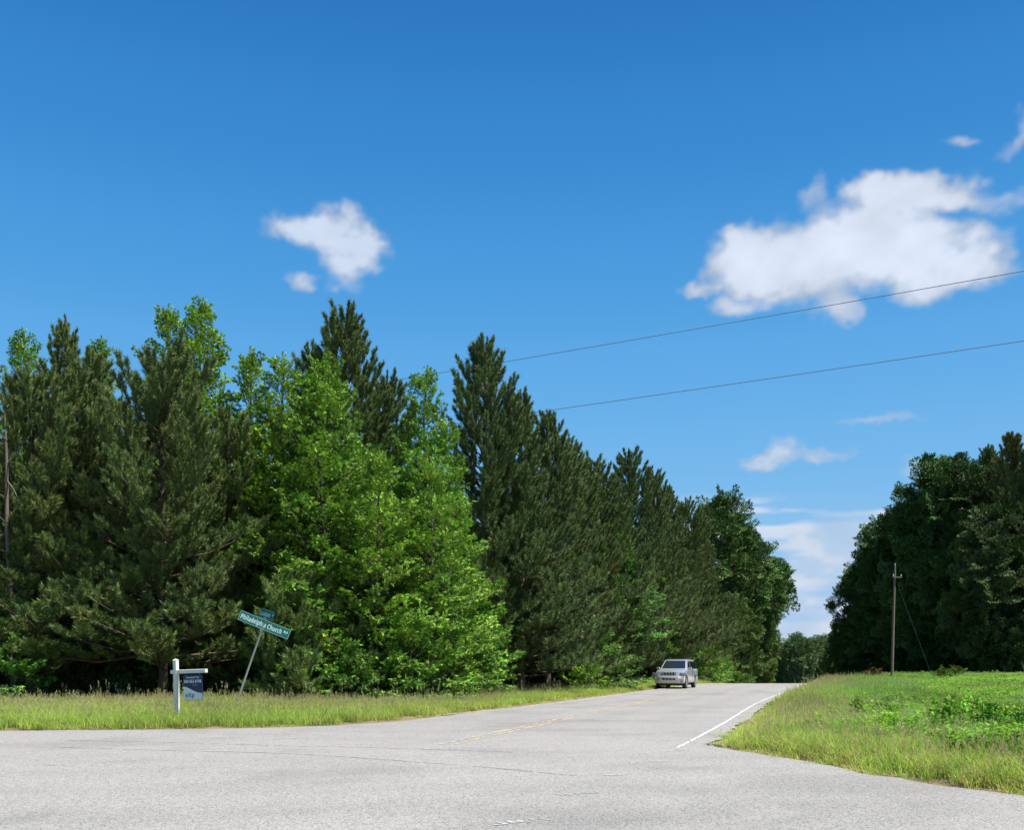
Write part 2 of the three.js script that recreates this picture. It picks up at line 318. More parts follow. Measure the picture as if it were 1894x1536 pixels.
  strip('crack', [[1.6, 20.1], [2.4, 18.9], [3.1, 18.3], [3.6, 17.6]], 0.03, dark, 0.75, 0.005, 45, 0.08, 1);
}

// ------------------------------------------------------------------ foliage: boughs made leaf by leaf
const leafMat = new THREE.MeshPhysicalMaterial({ vertexColors: true, roughness: 1, transmission: 0.22, thickness: 0, side: THREE.DoubleSide, specularIntensity: 0.5 });
const oakMat = new THREE.MeshPhysicalMaterial({ vertexColors: true, roughness: 0.7, side: THREE.DoubleSide, specularIntensity: 0.3 });
const needleMat = new THREE.MeshPhysicalMaterial({ vertexColors: true, roughness: 0.55, side: THREE.DoubleSide, specularIntensity: 0.6 });
const barkTex = (() => { const R = rng(12); return noiseTexture(256, (x, y) => { const k = 120 + 110 * fbm(x * 0.18, y * 0.05, 4, 6) + 25 * (R() - 0.5); return [k, k, k]; }, false, 1); })();
const barkMat = new THREE.MeshStandardMaterial({ vertexColors: true, roughness: 1, bumpMap: barkTex, bumpScale: 0.01 });
const perp = (d, R) => { const p = V(R() - 0.5, R() - 0.5, R() - 0.5).cross(d); return p.lengthSq() < 1e-6 ? V(1, 0, 0) : p.normalize(); };
const WOOD = [0.085, 0.062, 0.042];

function pineBough(seed, upright) {                             // one metre of pine branch, x forward, y up
  const R = rng(seed), s = new Shape3();
  const tuft = (at, dir, n) => {
    const tone = 0.68 + R() * 0.64, warm = R() < 0.18 ? 1.35 : 1;
    for (let i = 0; i < n; i++) {
      const u = Math.pow(R(), 0.8), a = 0.30 + 0.75 * u, pr = perp(dir, R), nd = dir.clone().multiplyScalar(Math.cos(a)).addScaledVector(pr, Math.sin(a));
      nd.y += 0.10; nd.normalize();
      const b = at.clone().addScaledVector(dir, -0.24 * u), tip = b.clone().addScaledVector(nd, 0.13 + 0.07 * R()), w = perp(nd, R).multiplyScalar(0.0085), k = tone * (0.75 + 0.5 * R());
      s.tri(b.clone().add(w), b.clone().sub(w), tip, [0.106 * k * warm, 0.164 * k * (warm > 1 ? 1.1 : 1), 0.048 * k]);
    }
  };
  const pts = [V(0, 0, 0), V(0.35, 0.02, 0), V(0.7, 0.07, 0), V(1, upright ? 0.05 : 0.2, 0)], curve = new THREE.CatmullRomCurve3(pts);
  s.tube(pts, [0.014, 0.011, 0.008, 0.004], 3, WOOD);
  const n = upright ? 12 : 14;
  for (let k = 0; k < n; k++) {
    const t = 0.22 + 0.78 * (k + R() * 0.6) / n, p = curve.getPoint(Math.min(t, 1)), side = (k % 2 ? 1 : -1), L = (upright ? 0.24 : 0.42) * (1.12 - t * 0.75) * (0.7 + 0.5 * R());
    const a = k * 2.4, dir = upright ? V(0.85, Math.cos(a) * 0.6, Math.sin(a) * 0.6) : V(0.75, 0.15 + 0.55 * R(), side * (0.55 + 0.35 * R()));
    dir.normalize();
    const tip = p.clone().addScaledVector(dir, L);
    s.tube([p, tip], [0.006, 0.003], 3, WOOD);
    tuft(tip, dir, 40);
  }
  tuft(pts[3], V(1, upright ? 0 : 0.35, 0).normalize(), 46);
  return s.build();
}
function starLeaf(s, at, dir, nor, size, col) {                 // five pointed lobes
  const side = V().crossVectors(nor, dir).normalize(), c = s.v(at.clone().addScaledVector(dir, size * 0.25), col), rim = [];
  for (let k = 0; k < 10; k++) {
    const a = (k / 10) * Math.PI * 2 + Math.PI, r = k % 2 ? size * (k === 5 ? 0.68 : k === 1 || k === 9 ? 0.5 : 0.62) : size * 0.26;
    rim.push(s.v(at.clone().addScaledVector(dir, size * 0.25 + Math.cos(a) * r).addScaledVector(side, Math.sin(a) * r).addScaledVector(nor, k % 2 ? -size * 0.1 : 0), col));
  }
  for (let k = 0; k < 10; k++) s.i.push(c, rim[k], rim[(k + 1) % 10]);
}
function roundLeaf(s, at, dir, nor, size, col) {                // an oval leaf folded along its midrib
  const side = V().crossVectors(nor, dir).normalize(), w = size * 0.3, a = at, b = at.clone().addScaledVector(dir, size), m = at.clone().addScaledVector(dir, size * 0.45);
  const l = m.clone().addScaledVector(side, w).addScaledVector(nor, size * 0.08), r = m.clone().addScaledVector(side, -w).addScaledVector(nor, size * 0.08);
  s.tri(a, b, l, col); s.tri(a, r, b, col);
}
function leafyBough(seed, { leaf, size, base, twigs, leaves, drop = 0.25, up = 0.75, spread = 0.45 }) {
  const R = rng(seed), s = new Shape3(), pts = [V(0, 0, 0), V(0.35, 0.05, 0), V(0.7, 0.1, 0), V(1, 0.1, 0)], curve = new THREE.CatmullRomCurve3(pts);
  s.tube(pts, [0.012, 0.009, 0.007, 0.003], 3, WOOD);
  for (let k = 0; k <= twigs; k++) {
    const t = 0.12 + 0.88 * k / twigs, p = curve.getPoint(t), dir = V(0.7, 0.25 * R() - 0.05, (k % 2 ? 1 : -1) * (0.5 + 0.5 * R())).normalize(), L = k === twigs ? 0.15 : spread * (1.15 - 0.6 * t) * (0.6 + 0.6 * R()), tip = p.clone().addScaledVector(dir, L);
    s.tube([p, tip], [0.005, 0.002], 3, WOOD);
    for (let j = 0; j < leaves; j++) {
      const q = p.clone().lerp(tip, 0.15 + 0.9 * (j + R()) / leaves), out = V(R() - 0.5, (R() - 0.6) * 0.6, R() - 0.5).add(dir.clone().multiplyScalar(0.5)).normalize();
      q.addScaledVector(out, 0.05 + 0.06 * R());
      out.y -= drop * R(); out.normalize();
      const nor = V((R() - 0.5) * 1.1, up, (R() - 0.5) * 1.1); nor.addScaledVector(out, -nor.dot(out)).normalize();
      const k2 = 0.55 + 0.9 * R() * (0.6 + 0.4 * R()), yl = 0.85 + 0.36 * R();
      leaf(s, q, out, nor, size * (0.7 + 0.5 * R()), [base[0] * k2 * yl, base[1] * k2, base[2] * k2]);
    }
  }
  return s.build();
}
const PINE = [pineBough(101, false), pineBough(102, false), pineBough(103, false), pineBough(104, true), pineBough(105, true)];
const GUM_BASE = [0.152, 0.306, 0.028], OAK_BASE = [0.062, 0.120, 0.034];
const GUM = [201, 202, 203].map((k) => leafyBough(k, { leaf: starLeaf, size: 0.155, base: GUM_BASE, twigs: 8, leaves: 7 }));
const OAK = [301, 302, 303].map((k) => leafyBough(k, { leaf: roundLeaf, size: 0.15, base: OAK_BASE, twigs: 11, leaves: 10, up: 0.6, spread: 0.5 }));

const tmpM = new THREE.Matrix4();
function boughMatrix(at, f, up, scale) {
  const z = V().crossVectors(f, up).normalize(), y = V().crossVectors(z, f);
  return new THREE.Matrix4().makeBasis(f.clone().multiplyScalar(scale), y.multiplyScalar(scale), z.multiplyScalar(scale)).setPosition(at);
}
// a tree: trunk and limbs in one mesh, and its boughs; profile(t) is the crown's radius from its foot (t = 0) to its top
function makeTree(o, { kind, H, r, foot = 0.08, seed, tint = [1, 1, 1], limbs, boughScale = 1, density = 1, lean = 0, trunkR, simple = false, lobes = 0.42, skirt = 1, open = 0, full = 0.46 + 0.16 * hash2(seed, 3) }) {
  const R = rng(seed), s = new Shape3(), lists = [[], [], [], [], []];
  const pine = kind === 'pine', gum = kind === 'gum';
  const hb = H * foot, bark = pine ? [0.085, 0.06, 0.043] : [0.09, 0.078, 0.066];
  const spine = [];
  for (let k = 0; k <= 8; k++) { const t = k / 8; spine.push(V(lean * t * H + (R() - 0.5) * 0.16 * (t > 0 ? 1 : 0), t * H * 0.985 - 0.15, (R() - 0.5) * 0.16 * (t > 0 ? 1 : 0))); }
  const sc = new THREE.CatmullRomCurve3(spine), tr = trunkR ?? H * 0.0125;
  s.tube(spine, spine.map((_, k) => tr * (1.0 - 0.9 * k / 8) + (k === 0 ? tr * 0.35 : 0) + 0.008), simple ? 5 : 8, bark);
  const profile = pine ? (t) => Math.pow(1 - t, full) * Math.min(1, 0.66 * skirt + t * 1.7) : gum ? (t) => Math.pow(1 - t, 0.74) * Math.min(1, 0.72 * skirt + t * 1.5) : (t) => Math.sqrt(Math.max(0, 1 - Math.pow((t - 0.42) / 0.58, 2) * (t > 0.42 ? 1 : 0.55)));
  if (kind === 'oak') {                                           // rounded lobes carried by limbs
    const ry = (H - hb) / 2, lr = clamp(r * 0.36, 0.8, 2.2), nl = limbs ?? Math.round(r * ry * 1.25 / (lr * lr) * 3.4), per = simple ? 12 : 24, off = R() * 6;
    for (let k = 0; k < nl; k++) {
      const y = 1 - 2 * (k + 0.5) / nl + (R() - 0.5) * 0.1, a = k * 2.39996 + off + (R() - 0.5) * 0.4, rad = Math.sqrt(Math.max(0, 1 - y * y)), fat = y < 0 ? 1 - 0.25 * y * y : 1;
      const out = V(Math.cos(a) * rad * fat, y, Math.sin(a) * rad * fat), q = (0.62 + 0.28 * R() + lobes * 0.4 * (R() - 0.5)) * (R() < 0.25 ? 0.6 : 1), c = V(out.x * r * q, hb + ry + out.y * ry * (0.84 + 0.08 * R()), out.z * r * q), l2 = lr * (0.5 + 0.85 * R());
      const from = sc.getPoint(clamp((c.y - Math.hypot(c.x, c.z) * 0.6) / H, 0.05, 0.95)), mid = from.clone().lerp(c, 0.5).add(V(0, 0.25, 0));
      s.tube([from, mid, c], [0.03 + r * 0.008, 0.03, 0.012], simple ? 3 : 4, bark);
      const face = out.clone().multiplyScalar(0.7).addScaledVector(UPV, 0.45).normalize(), tone = 0.85 + 0.3 * R();
      for (let b = 0; b < per; b++) {
        const f = V(R() * 2 - 1, R() * 2 - 1, R() * 2 - 1); f.normalize(); if (f.dot(face) < -0.35) f.negate(); f.addScaledVector(face, 0.3).normalize();
        const p = c.clone().addScaledVector(f, l2 * (R() < 0.15 ? 0.7 : 0.2 + 0.3 * R())), cc = tone * (0.82 + 0.36 * R());
        lists[b % 3].push([boughMatrix(p, f, face.clone().addScaledVector(perp(f, R), 0.9 * R() + 0.2), l2 * (0.55 + 0.3 * R()) * (simple ? 1.25 : 1)), new THREE.Color().setRGB(tint[0] * cc, tint[1] * cc, tint[2] * cc)]);
      }
    }
  }
  const n = kind === 'oak' ? 0 : limbs ?? Math.round((H - hb) * (pine ? 11 : gum ? 8.6 : 8));
  let turn = R() * 7;
  for (let k = 0; k < n; k++) {
    const t = pine ? (Math.floor(k / 5) + 0.25 * R()) / Math.ceil(n / 5) : (k + R() * 0.8) / n;
    turn += pine && k % 5 ? 1.257 + (R() - 0.5) * 0.5 : 2.4 + (R() - 0.5) * 0.5;
    const h = hb + (H - hb) * Math.min(t, 0.975), lob = 1 + (pine ? 1.35 : 1) * lobes * 2 * (fbm(Math.cos(turn) * 1.3 + 10 + seed, h * 0.35 + Math.sin(turn) * 1.3, 2, seed % 97) - 0.5) * 2;
    const L = r * profile(t) * clamp(lob, 0.45, 1.6) * (0.72 + 0.4 * R()) + 0.12;
    const pitch = pine ? lerp(-0.02, 0.95, Math.pow(t, 1.3)) + (R() - 0.5) * 0.3 : gum ? lerp(0.12, 1.05, Math.pow(t, 1.1)) + (R() - 0.5) * 0.3 : lerp(-0.1, 1.2, t) + (R() - 0.5) * 0.4;
    const flat = V(Math.cos(turn), 0, Math.sin(turn)), dir = flat.clone().multiplyScalar(Math.cos(pitch)).addScaledVector(UPV, Math.sin(pitch));
    const start = sc.getPoint(clamp((h - L * Math.sin(pitch) * 0.55) / H, 0.02, 0.99)), endDir = dir.clone().addScaledVector(UPV, pine ? 0.28 : 0.05).normalize();
    const P = [start, start.clone().addScaledVector(dir, L * 0.5), start.clone().addScaledVector(dir, L * 0.5).addScaledVector(endDir, L * 0.5)];
    const lr = Math.min(tr * 0.5, 0.012 + L * 0.011);
    s.tube(P, [lr, lr * 0.65, lr * 0.25], simple ? 3 : 4, bark);
    const lc = new THREE.CatmullRomCurve3(P), step = (pine ? 0.33 : gum ? 0.40 : 0.5) * boughScale / density, u0 = pine ? 0.24 : 0.36, nb = Math.max(1, Math.round(L * (1.02 - u0) / step));
    if (pine) for (const u of [0.98, 0.6]) { const f = UPV.clone().addScaledVector(dir, 0.35 * R()).normalize(), c = 0.85 + 0.45 * R(); lists[3 + Math.floor(R() * 2)].push([boughMatrix(lc.getPoint(u), f, flat, boughScale * (0.5 + 0.3 * R())), new THREE.Color().setRGB(tint[0] * c, tint[1] * c * 1.04, tint[2] * c)]); }
    for (let b = 0; b <= nb; b++) {
      if (open && R() < open) continue;
      const u = b === nb ? 0.96 : u0 + (0.96 - u0) * (b + R() * 0.5) / nb, p = lc.getPoint(u);
      const sidev = V().crossVectors(dir, UPV).normalize(), yaw = b === nb ? 0 : (b % 2 ? 1 : -1) * (0.5 + 0.6 * R());
      const f = dir.clone().multiplyScalar(Math.cos(yaw)).addScaledVector(sidev, Math.sin(yaw));
      if (pine) f.y += 0.35 + 0.75 * Math.pow(t, 1.1) + (R() - 0.4) * 0.45; else f.y += (R() - 0.45) * 0.55;
      f.normalize();
      const up = Math.abs(f.y) > 0.95 ? flat.clone() : UPV.clone(); up.addScaledVector(perp(f, R), 0.5 * R());
      const sz = boughScale * (pine ? 0.74 + 0.32 * R() : 0.75 + 0.4 * R()) * (L < 0.8 ? 0.7 : 1);
      const c = 0.78 + 0.44 * R(), hue = 0.92 + 0.16 * R();
      const which = pine ? (f.y > 0.62 ? 3 + Math.floor(R() * 2) : Math.floor(R() * 3)) : Math.floor(R() * 3);
      lists[which].push([boughMatrix(p, f, up, sz), R() < (pine ? 0.0016 : 0) ? new THREE.Color().setRGB(1.5, 0.75, 0.6) : new THREE.Color().setRGB(tint[0] * c * hue, tint[1] * c, tint[2] * c)]);
    }
  }
  for (let k = 0; k < (pine ? 3 : 2); k++) { const p = sc.getPoint(1 - k * 0.022), f = V((R() - 0.5) * 0.25, 1, (R() - 0.5) * 0.25).normalize(); lists[pine ? 3 + k % 2 : k].push([boughMatrix(p, f, V(1, 0, 0.2), (pine ? 0.55 : 0.6) * Math.min(boughScale, 1.2)), new THREE.Color().setRGB(...tint)]); }
  const sv = s.p.length / 3, uv = new Float32Array(sv * 2);
  for (let i = 0; i < sv; i++) { uv[i * 2] = (s.p[i * 3] + s.p[i * 3 + 2]) * 2; uv[i * 2 + 1] = s.p[i * 3 + 1]; }
  part('trunk', s.build(uv), barkMat, o);
  const geos = pine ? PINE : gum ? GUM : OAK, mat = pine ? needleMat : gum ? leafMat : oakMat;
  lists.forEach((l, k) => l.length && copies('crown', geos[k], mat, l, o));
  return o;
}
const NAMES = { pine: ['pine_tree', 'pine tree'], gum: ['sweetgum_tree', 'tree'], oak: ['oak_tree', 'tree'] };
function tree(kind, bearing, d, top, opts, label, group) {      // bearing and top: slopes to the side and up to the tree's tip
  const x = bearing * d, g = ground(x, d), [name, category] = NAMES[kind];
  const o = thing(name, label, category, [g.x, g.y - 0.05, g.z], 0, group);
  return makeTree(o, { kind, H: EYE + top * d - g.y, ...opts });
}
const bx = (px) => (px - 947) / 1850, ty = (py) => (1230 - py) / 1850;   // the photograph's columns and rows as slopes

// left wood, front rows, from the left edge to the far end of the road
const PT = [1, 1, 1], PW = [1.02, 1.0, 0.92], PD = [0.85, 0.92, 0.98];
tree('gum', bx(-70), 44, ty(640), { r: 3.0, seed: 901, density: 0.9, tint: [1.0, 1.0, 0.7] }, 'green broadleaf tree just past the bare snag at the wood\'s left end');
tree('gum', bx(45), 46, ty(618), { r: 2.6, seed: 902, lobes: 0.5, density: 0.62, open: 0.2, tint: [1.0, 1.0, 0.6] }, 'thin green broadleaf tree with gaps, behind the bare grey snag');
tree('pine', bx(122), 41, ty(588), { r: 2.5, seed: 903, density: 0.9, tint: PW, lobes: 0.35 }, 'tall slim pine with a spindly forked top above the left end of the wood');
tree('gum', bx(182), 47, ty(632), { r: 1.7, seed: 904, density: 0.8, tint: [1.05, 1.02, 0.6] }, 'narrow green tree peeping out between two pines left of the tallest broadleaf tree');
tree('pine', bx(60), 35.5, ty(700), { r: 3.4, seed: 905, tint: PT, foot: 0.1 }, 'broad dark pine beside the grey snag, its boughs down to the verge');
tree('pine', bx(168), 36.5, ty(655), { r: 2.4, seed: 906, tint: PW, foot: 0.12 }, 'narrow dusky pine squeezed between the slim forked pine and the big rounded pine');
tree('pine', bx(300), 35.5, ty(662), { r: 3.9, seed: 907, tint: PT, foot: 0.13, skirt: 1.15, density: 1.1 }, 'biggest rounded dark pine, standing behind the white yard sign post');
tree('pine', bx(425), 37.5, ty(760), { r: 2.5, seed: 908, tint: PW, foot: 0.1 }, 'lower dark pine leaning on the big rounded pine, behind the tilted street sign');
tree('gum', bx(372), 43, ty(562), { r: 2.9, seed: 909, lobes: 0.55, density: 1.0, foot: 0.3, tint: [1.1, 1.02, 0.6] }, 'tallest broadleaf tree with several leafy spires above the big rounded pine');
tree('gum', bx(312), 43.5, ty(575), { r: 1.3, seed: 910, density: 0.8, foot: 0.45, tint: [1.1, 1.02, 0.6] }, 'slender leafy spire left of the tallest broadleaf tree');
tree('gum', bx(462), 42, ty(655), { r: 1.4, seed: 911, density: 0.7, open: 0.1, tint: [1.1, 1.02, 0.6] }, 'thin sparse green tree between the tallest broadleaf and the bright green trees');
tree('gum', bx(525), 38.5, ty(668), { r: 2.4, seed: 912, density: 1.05, tint: [1.1, 1.02, 0.7] }, 'bright green tree whose tip stands left of the tall bushy topped pine');
tree('gum', bx(598), 37.5, ty(668), { r: 2.8, seed: 913, density: 1.1, foot: 0.05, tint: [1, 1, 1] }, 'bright green tree in front of the tall bushy topped pine');
tree('pine', bx(641), 46, ty(583), { r: 4.1, seed: 914, tint: PT, density: 1.1, foot: 0.3, full: 0.42, lobes: 0.25 }, 'tall bushy topped pine rising behind the bright green trees');
tree('pine', bx(574), 47, ty(632), { r: 1.7, seed: 915, tint: PT, foot: 0.5 }, 'slim pine spire close on the left of the tall bushy topped pine');
tree('pine', bx(718), 47, ty(690), { r: 2.9, seed: 916, tint: PT, lobes: 0.25, foot: 0.3 }, 'lower pine close on the right of the tall bushy topped pine');
tree('gum', bx(786), 40.5, ty(690), { r: 2.1, seed: 917, density: 1.05, tint: [0.95, 1, 1] }, 'bright green pointed tree in the gap between the two tall pines');
tree('gum', bx(700), 36, ty(850), { r: 2.7, seed: 918, density: 1.15, foot: 0.05, tint: [1.12, 1.06, 1] }, 'low bright lime green tree bulging from the front of the wood');
tree('gum', bx(800), 37.5, ty(865), { r: 2.1, seed: 919, density: 1.1, foot: 0.05, tint: [1.1, 1.06, 1] }, 'lime green spreading tree at the corner of the wood, right of the low bulging one');
tree('pine', bx(545), 34.8, ty(1075), { r: 2.0, seed: 920, tint: [1.15, 1.2, 1.1], foot: 0.05 }, 'small bushy young pine just right of the tilted street sign');
tree('pine', bx(898), 46, ty(628), { r: 3.9, seed: 921, tint: PD, density: 0.95, lobes: 0.3 }, 'tallest dark pine of the right hand slope of the wood, top of open upright shoots');
tree('pine', bx(962), 47, ty(725), { r: 3.2, seed: 922, tint: PD }, 'dark pine one step down the slope from the tallest dark pine');
tree('pine', bx(1012), 51, ty(762), { r: 3.3, seed: 923, tint: PT }, 'dark pine two steps down the slope from the tallest dark pine');
tree('pine', bx(1052), 56, ty(806), { r: 3.4, seed: 924, tint: PT }, 'dark pine three steps down the slope, left of the dip in the treetops');
tree('pine', bx(1090), 61, ty(856), { r: 3.4, seed: 925, tint: PT }, 'pine standing in the dip of the treetops before the next pointed pine');
tree('pine', bx(1128), 66, ty(880), { r: 3.5, seed: 926, tint: PD }, 'pine on the left shoulder of the pointed pine past the dip');
tree('pine', bx(1162), 71, ty(832), { r: 3.7, seed: 927, tint: PD }, 'pointed pine highest in the far half of the left wood');
tree('pine', bx(1204), 79, ty(872), { r: 3.8, seed: 928, tint: PT }, 'pine above the parked car, first down the slope from the pointed pine');
tree('pine', bx(1238), 87, ty(898), { r: 4.0, seed: 929, tint: PT }, 'pine above the parked car, second down the slope from the pointed pine');
tree('pine', bx(1268), 96, ty(922), { r: 4.1, seed: 930, tint: PW }, 'pine above the parked car\'s rear, third down the slope from the pointed pine');
tree('pine', bx(1296), 106, ty(955), { r: 4.1, seed: 931, tint: PW }, 'last pine of the row, against the dark rounded oaks by the gap');
// broadleaf infill along the roadside edge of the pines
tree('gum', bx(872), 41.5, ty(1075), { r: 1.3, seed: 940, foot: 0.05, tint: [0.9, 1, 1] }, 'small bright green tree at the foot of the tallest dark pine');
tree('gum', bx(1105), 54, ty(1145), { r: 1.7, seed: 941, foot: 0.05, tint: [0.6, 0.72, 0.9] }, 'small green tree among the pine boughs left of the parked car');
tree('gum', bx(1215), 79, ty(1050), { r: 2.3, seed: 942, foot: 0.15, tint: [0.72, 0.76, 0.9] }, 'yellow green tree in front of the pines above the parked car');
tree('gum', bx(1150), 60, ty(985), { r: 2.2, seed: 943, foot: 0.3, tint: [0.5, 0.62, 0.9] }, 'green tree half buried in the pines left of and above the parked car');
tree('gum', bx(1090), 50, ty(1235), { r: 1.0, seed: 944, foot: 0.02, tint: [1, 1, 1], limbs: 16 }, 'little bright sapling on the verge left of the parked car');
tree('gum', bx(1312), 88, ty(1205), { r: 2.0, seed: 945, foot: 0.02, tint: [0.95, 0.98, 1], limbs: 26 }, 'bright bushy sapling on the verge right of the parked car');
tree('gum', bx(1335), 98, ty(1222), { r: 1.9, seed: 946, foot: 0.02, tint: [0.85, 0.95, 1], limbs: 24 }, 'bushy sapling at the edge of the road crest, second right of the parked car');
tree('gum', bx(640), 34.6, ty(1215), { r: 1.3, seed: 947, foot: 0.02, tint: [0.75, 0.85, 1], limbs: 20 }, 'low green sapling under the bright trees, right of the small young pine');
tree('gum', bx(20), 33.8, ty(1195), { r: 1.3, seed: 948, foot: 0.02, tint: [0.75, 0.9, 1], limbs: 18 }, 'low green sapling at the verge under the left end of the wood');
tree('gum', bx(760), 35, ty(1150), { r: 1.4, seed: 949, foot: 0.02, tint: [0.95, 1, 1], limbs: 28 }, 'low sapling with level bright sprays under the lime green trees');

// tall oaks at the far end of the left wood, and those of the right wood
tree('oak', bx(1338), 125, ty(925), { r: 4.6, seed: 950, boughScale: 1.6, foot: 0.12, tint: [1.35, 1.4, 1.1] }, 'dark rounded oak right behind the last pine of the left row');
tree('oak', bx(1376), 134, ty(980), { r: 4.4, seed: 951, boughScale: 1.6, foot: 0.1, tint: [1.3, 1.4, 1.1] }, 'oak in the middle of the left side of the sky gap');
tree('oak', bx(1402), 141, ty(1045), { r: 4.7, seed: 952, boughScale: 1.5, foot: 0.5, lobes: 0.6, tint: [1.35, 1.45, 1.1] }, 'oak whose bough reaches furthest into the sky gap from the left');
tree('oak', bx(1400), 137, ty(1165), { r: 2.6, seed: 953, boughScale: 1.4, foot: 0.05, tint: [1.7, 1.45, 1] }, 'low light green tree at the foot of the oaks left of the sky gap');
tree('oak', bx(1352), 118, ty(1110), { r: 3.2, seed: 954, boughScale: 1.5, foot: 0.05, tint: [1.35, 1.25, 1] }, 'low broad tree between the last pine and the oaks, above the road crest');
const RT = [0.95, 1.12, 0.95];
tree('oak', bx(1592), 128, ty(1070), { r: 3.6, seed: 960, boughScale: 1.5, foot: 0.08, lobes: 0.45, tint: RT }, 'shaded oak nearest the sky gap on the right, a leafy spray reaching into the gap');
tree('oak', bx(1632), 124, ty(1005), { r: 4.6, seed: 961, boughScale: 1.6, foot: 0.06, tint: RT }, 'shaded oak second from the sky gap on the right');
tree('oak', bx(1678), 118, ty(932), { r: 5.0, seed: 962, boughScale: 1.7, foot: 0.06, tint: RT }, 'shaded oak directly behind the utility pole');
tree('oak', bx(1722), 113, ty(880), { r: 5.0, seed: 963, boughScale: 1.7, foot: 0.06, tint: RT }, 'shaded oak just right of the utility pole, shoulder below the highest round crown');
tree('oak', bx(1764), 110, ty(856), { r: 4.8, seed: 964, boughScale: 1.7, foot: 0.06, tint: RT }, 'oak with the highest round crown of the right wood');
tree('oak', bx(1800), 108, ty(876), { r: 5.0, seed: 965, boughScale: 1.7, foot: 0.06, tint: [1, 0.92, 0.95] }, 'brownish oak between the highest round crown and the pines at the right');
tree('pine', bx(1828), 112, ty(822), { r: 3.2, seed: 966, boughScale: 1.4, tint: PD }, 'pine with a lone pointed tip rising just right of the round oak crowns');
tree('pine', bx(1872), 102, ty(800), { r: 4.4, seed: 967, boughScale: 1.3, tint: [1.15, 0.9, 0.85], foot: 0.04 }, 'large dark pine at the right end of the right wood, reddish brown tinge');
tree('pine', bx(1918), 98, ty(762), { r: 4.6, seed: 968, boughScale: 1.3, tint: PD, foot: 0.04 }, 'tallest dark pine cut off by the right edge of the view');
tree('oak', bx(1850), 98, ty(945), { r: 4.4, seed: 969, boughScale: 1.6, foot: 0.04, tint: [1.05, 0.92, 0.95] }, 'lower dull oak in front of the large dark pine at the right');
tree('oak', bx(1985), 100, ty(860), { r: 5, seed: 970, boughScale: 1.7, foot: 0.04, tint: RT }, 'oak beyond the tallest dark pine on the far right');
tree('oak', bx(1562), 145, ty(1150), { r: 2.6, seed: 971, boughScale: 1.5, foot: 0.05, tint: RT }, 'low shaded tree at the bottom right corner of the sky gap');
// the far trees seen through the gap
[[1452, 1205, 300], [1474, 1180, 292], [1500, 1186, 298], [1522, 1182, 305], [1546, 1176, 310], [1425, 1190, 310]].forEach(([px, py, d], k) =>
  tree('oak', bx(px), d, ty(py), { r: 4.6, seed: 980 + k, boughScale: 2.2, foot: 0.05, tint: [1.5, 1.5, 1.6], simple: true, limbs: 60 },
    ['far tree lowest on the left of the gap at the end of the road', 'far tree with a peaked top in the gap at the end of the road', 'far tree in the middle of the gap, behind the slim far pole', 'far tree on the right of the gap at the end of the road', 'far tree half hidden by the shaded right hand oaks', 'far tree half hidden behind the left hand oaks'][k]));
// the woods' inner rows, standing close behind
{
  const R = rng(555);
  for (let d = 41; d < 64; d += 4.6) for (let x = -46; x < 26; x += 4.4) {
    const X = x + (R() - 0.5) * 2, D = d + (R() - 0.5) * 2, out = outBy(X, D), kind = R() < 0.72 ? 'pine' : 'gum';
    if (out < 8.5 || X > axisX(D) || X / D < -0.8) continue;
    const H = 8.5 + R() * 2.2, g = ground(X, D);
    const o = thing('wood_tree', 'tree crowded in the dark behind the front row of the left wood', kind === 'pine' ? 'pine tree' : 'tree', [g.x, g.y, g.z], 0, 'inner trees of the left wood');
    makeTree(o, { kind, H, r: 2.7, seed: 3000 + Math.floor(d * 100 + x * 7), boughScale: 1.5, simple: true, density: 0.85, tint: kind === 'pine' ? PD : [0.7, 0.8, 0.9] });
  }
  for (let d = 64; d < 128; d += 8) for (let k = 0; k < 3; k++) {
    const D = d + (R() - 0.5) * 3, X = axisX(D) - 13.5 - k * 5.5 + (R() - 0.5) * 2, g = ground(X, D);
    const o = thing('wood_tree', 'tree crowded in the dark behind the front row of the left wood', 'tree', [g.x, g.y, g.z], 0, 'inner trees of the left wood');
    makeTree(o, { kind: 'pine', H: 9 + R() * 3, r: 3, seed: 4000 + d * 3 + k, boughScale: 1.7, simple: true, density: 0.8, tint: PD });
  }
  for (let d = 112; d < 150; d += 9) for (let x = 40; x < 92; x += 7.5) {
    const X = x + (R() - 0.5) * 3, D = d + (R() - 0.5) * 3, out = outBy(X, D);
    if (out < 9 || X < axisX(D) || X / D > 0.66) continue;
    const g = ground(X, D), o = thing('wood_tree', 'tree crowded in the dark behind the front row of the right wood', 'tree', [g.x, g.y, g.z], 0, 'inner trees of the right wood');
    makeTree(o, { kind: 'oak', H: 15 + R() * 4, r: 4.6, seed: 5000 + Math.floor(d * 10 + x), boughScale: 2.2, simple: true, foot: 0.05, limbs: 70, tint: RT });
  }
}
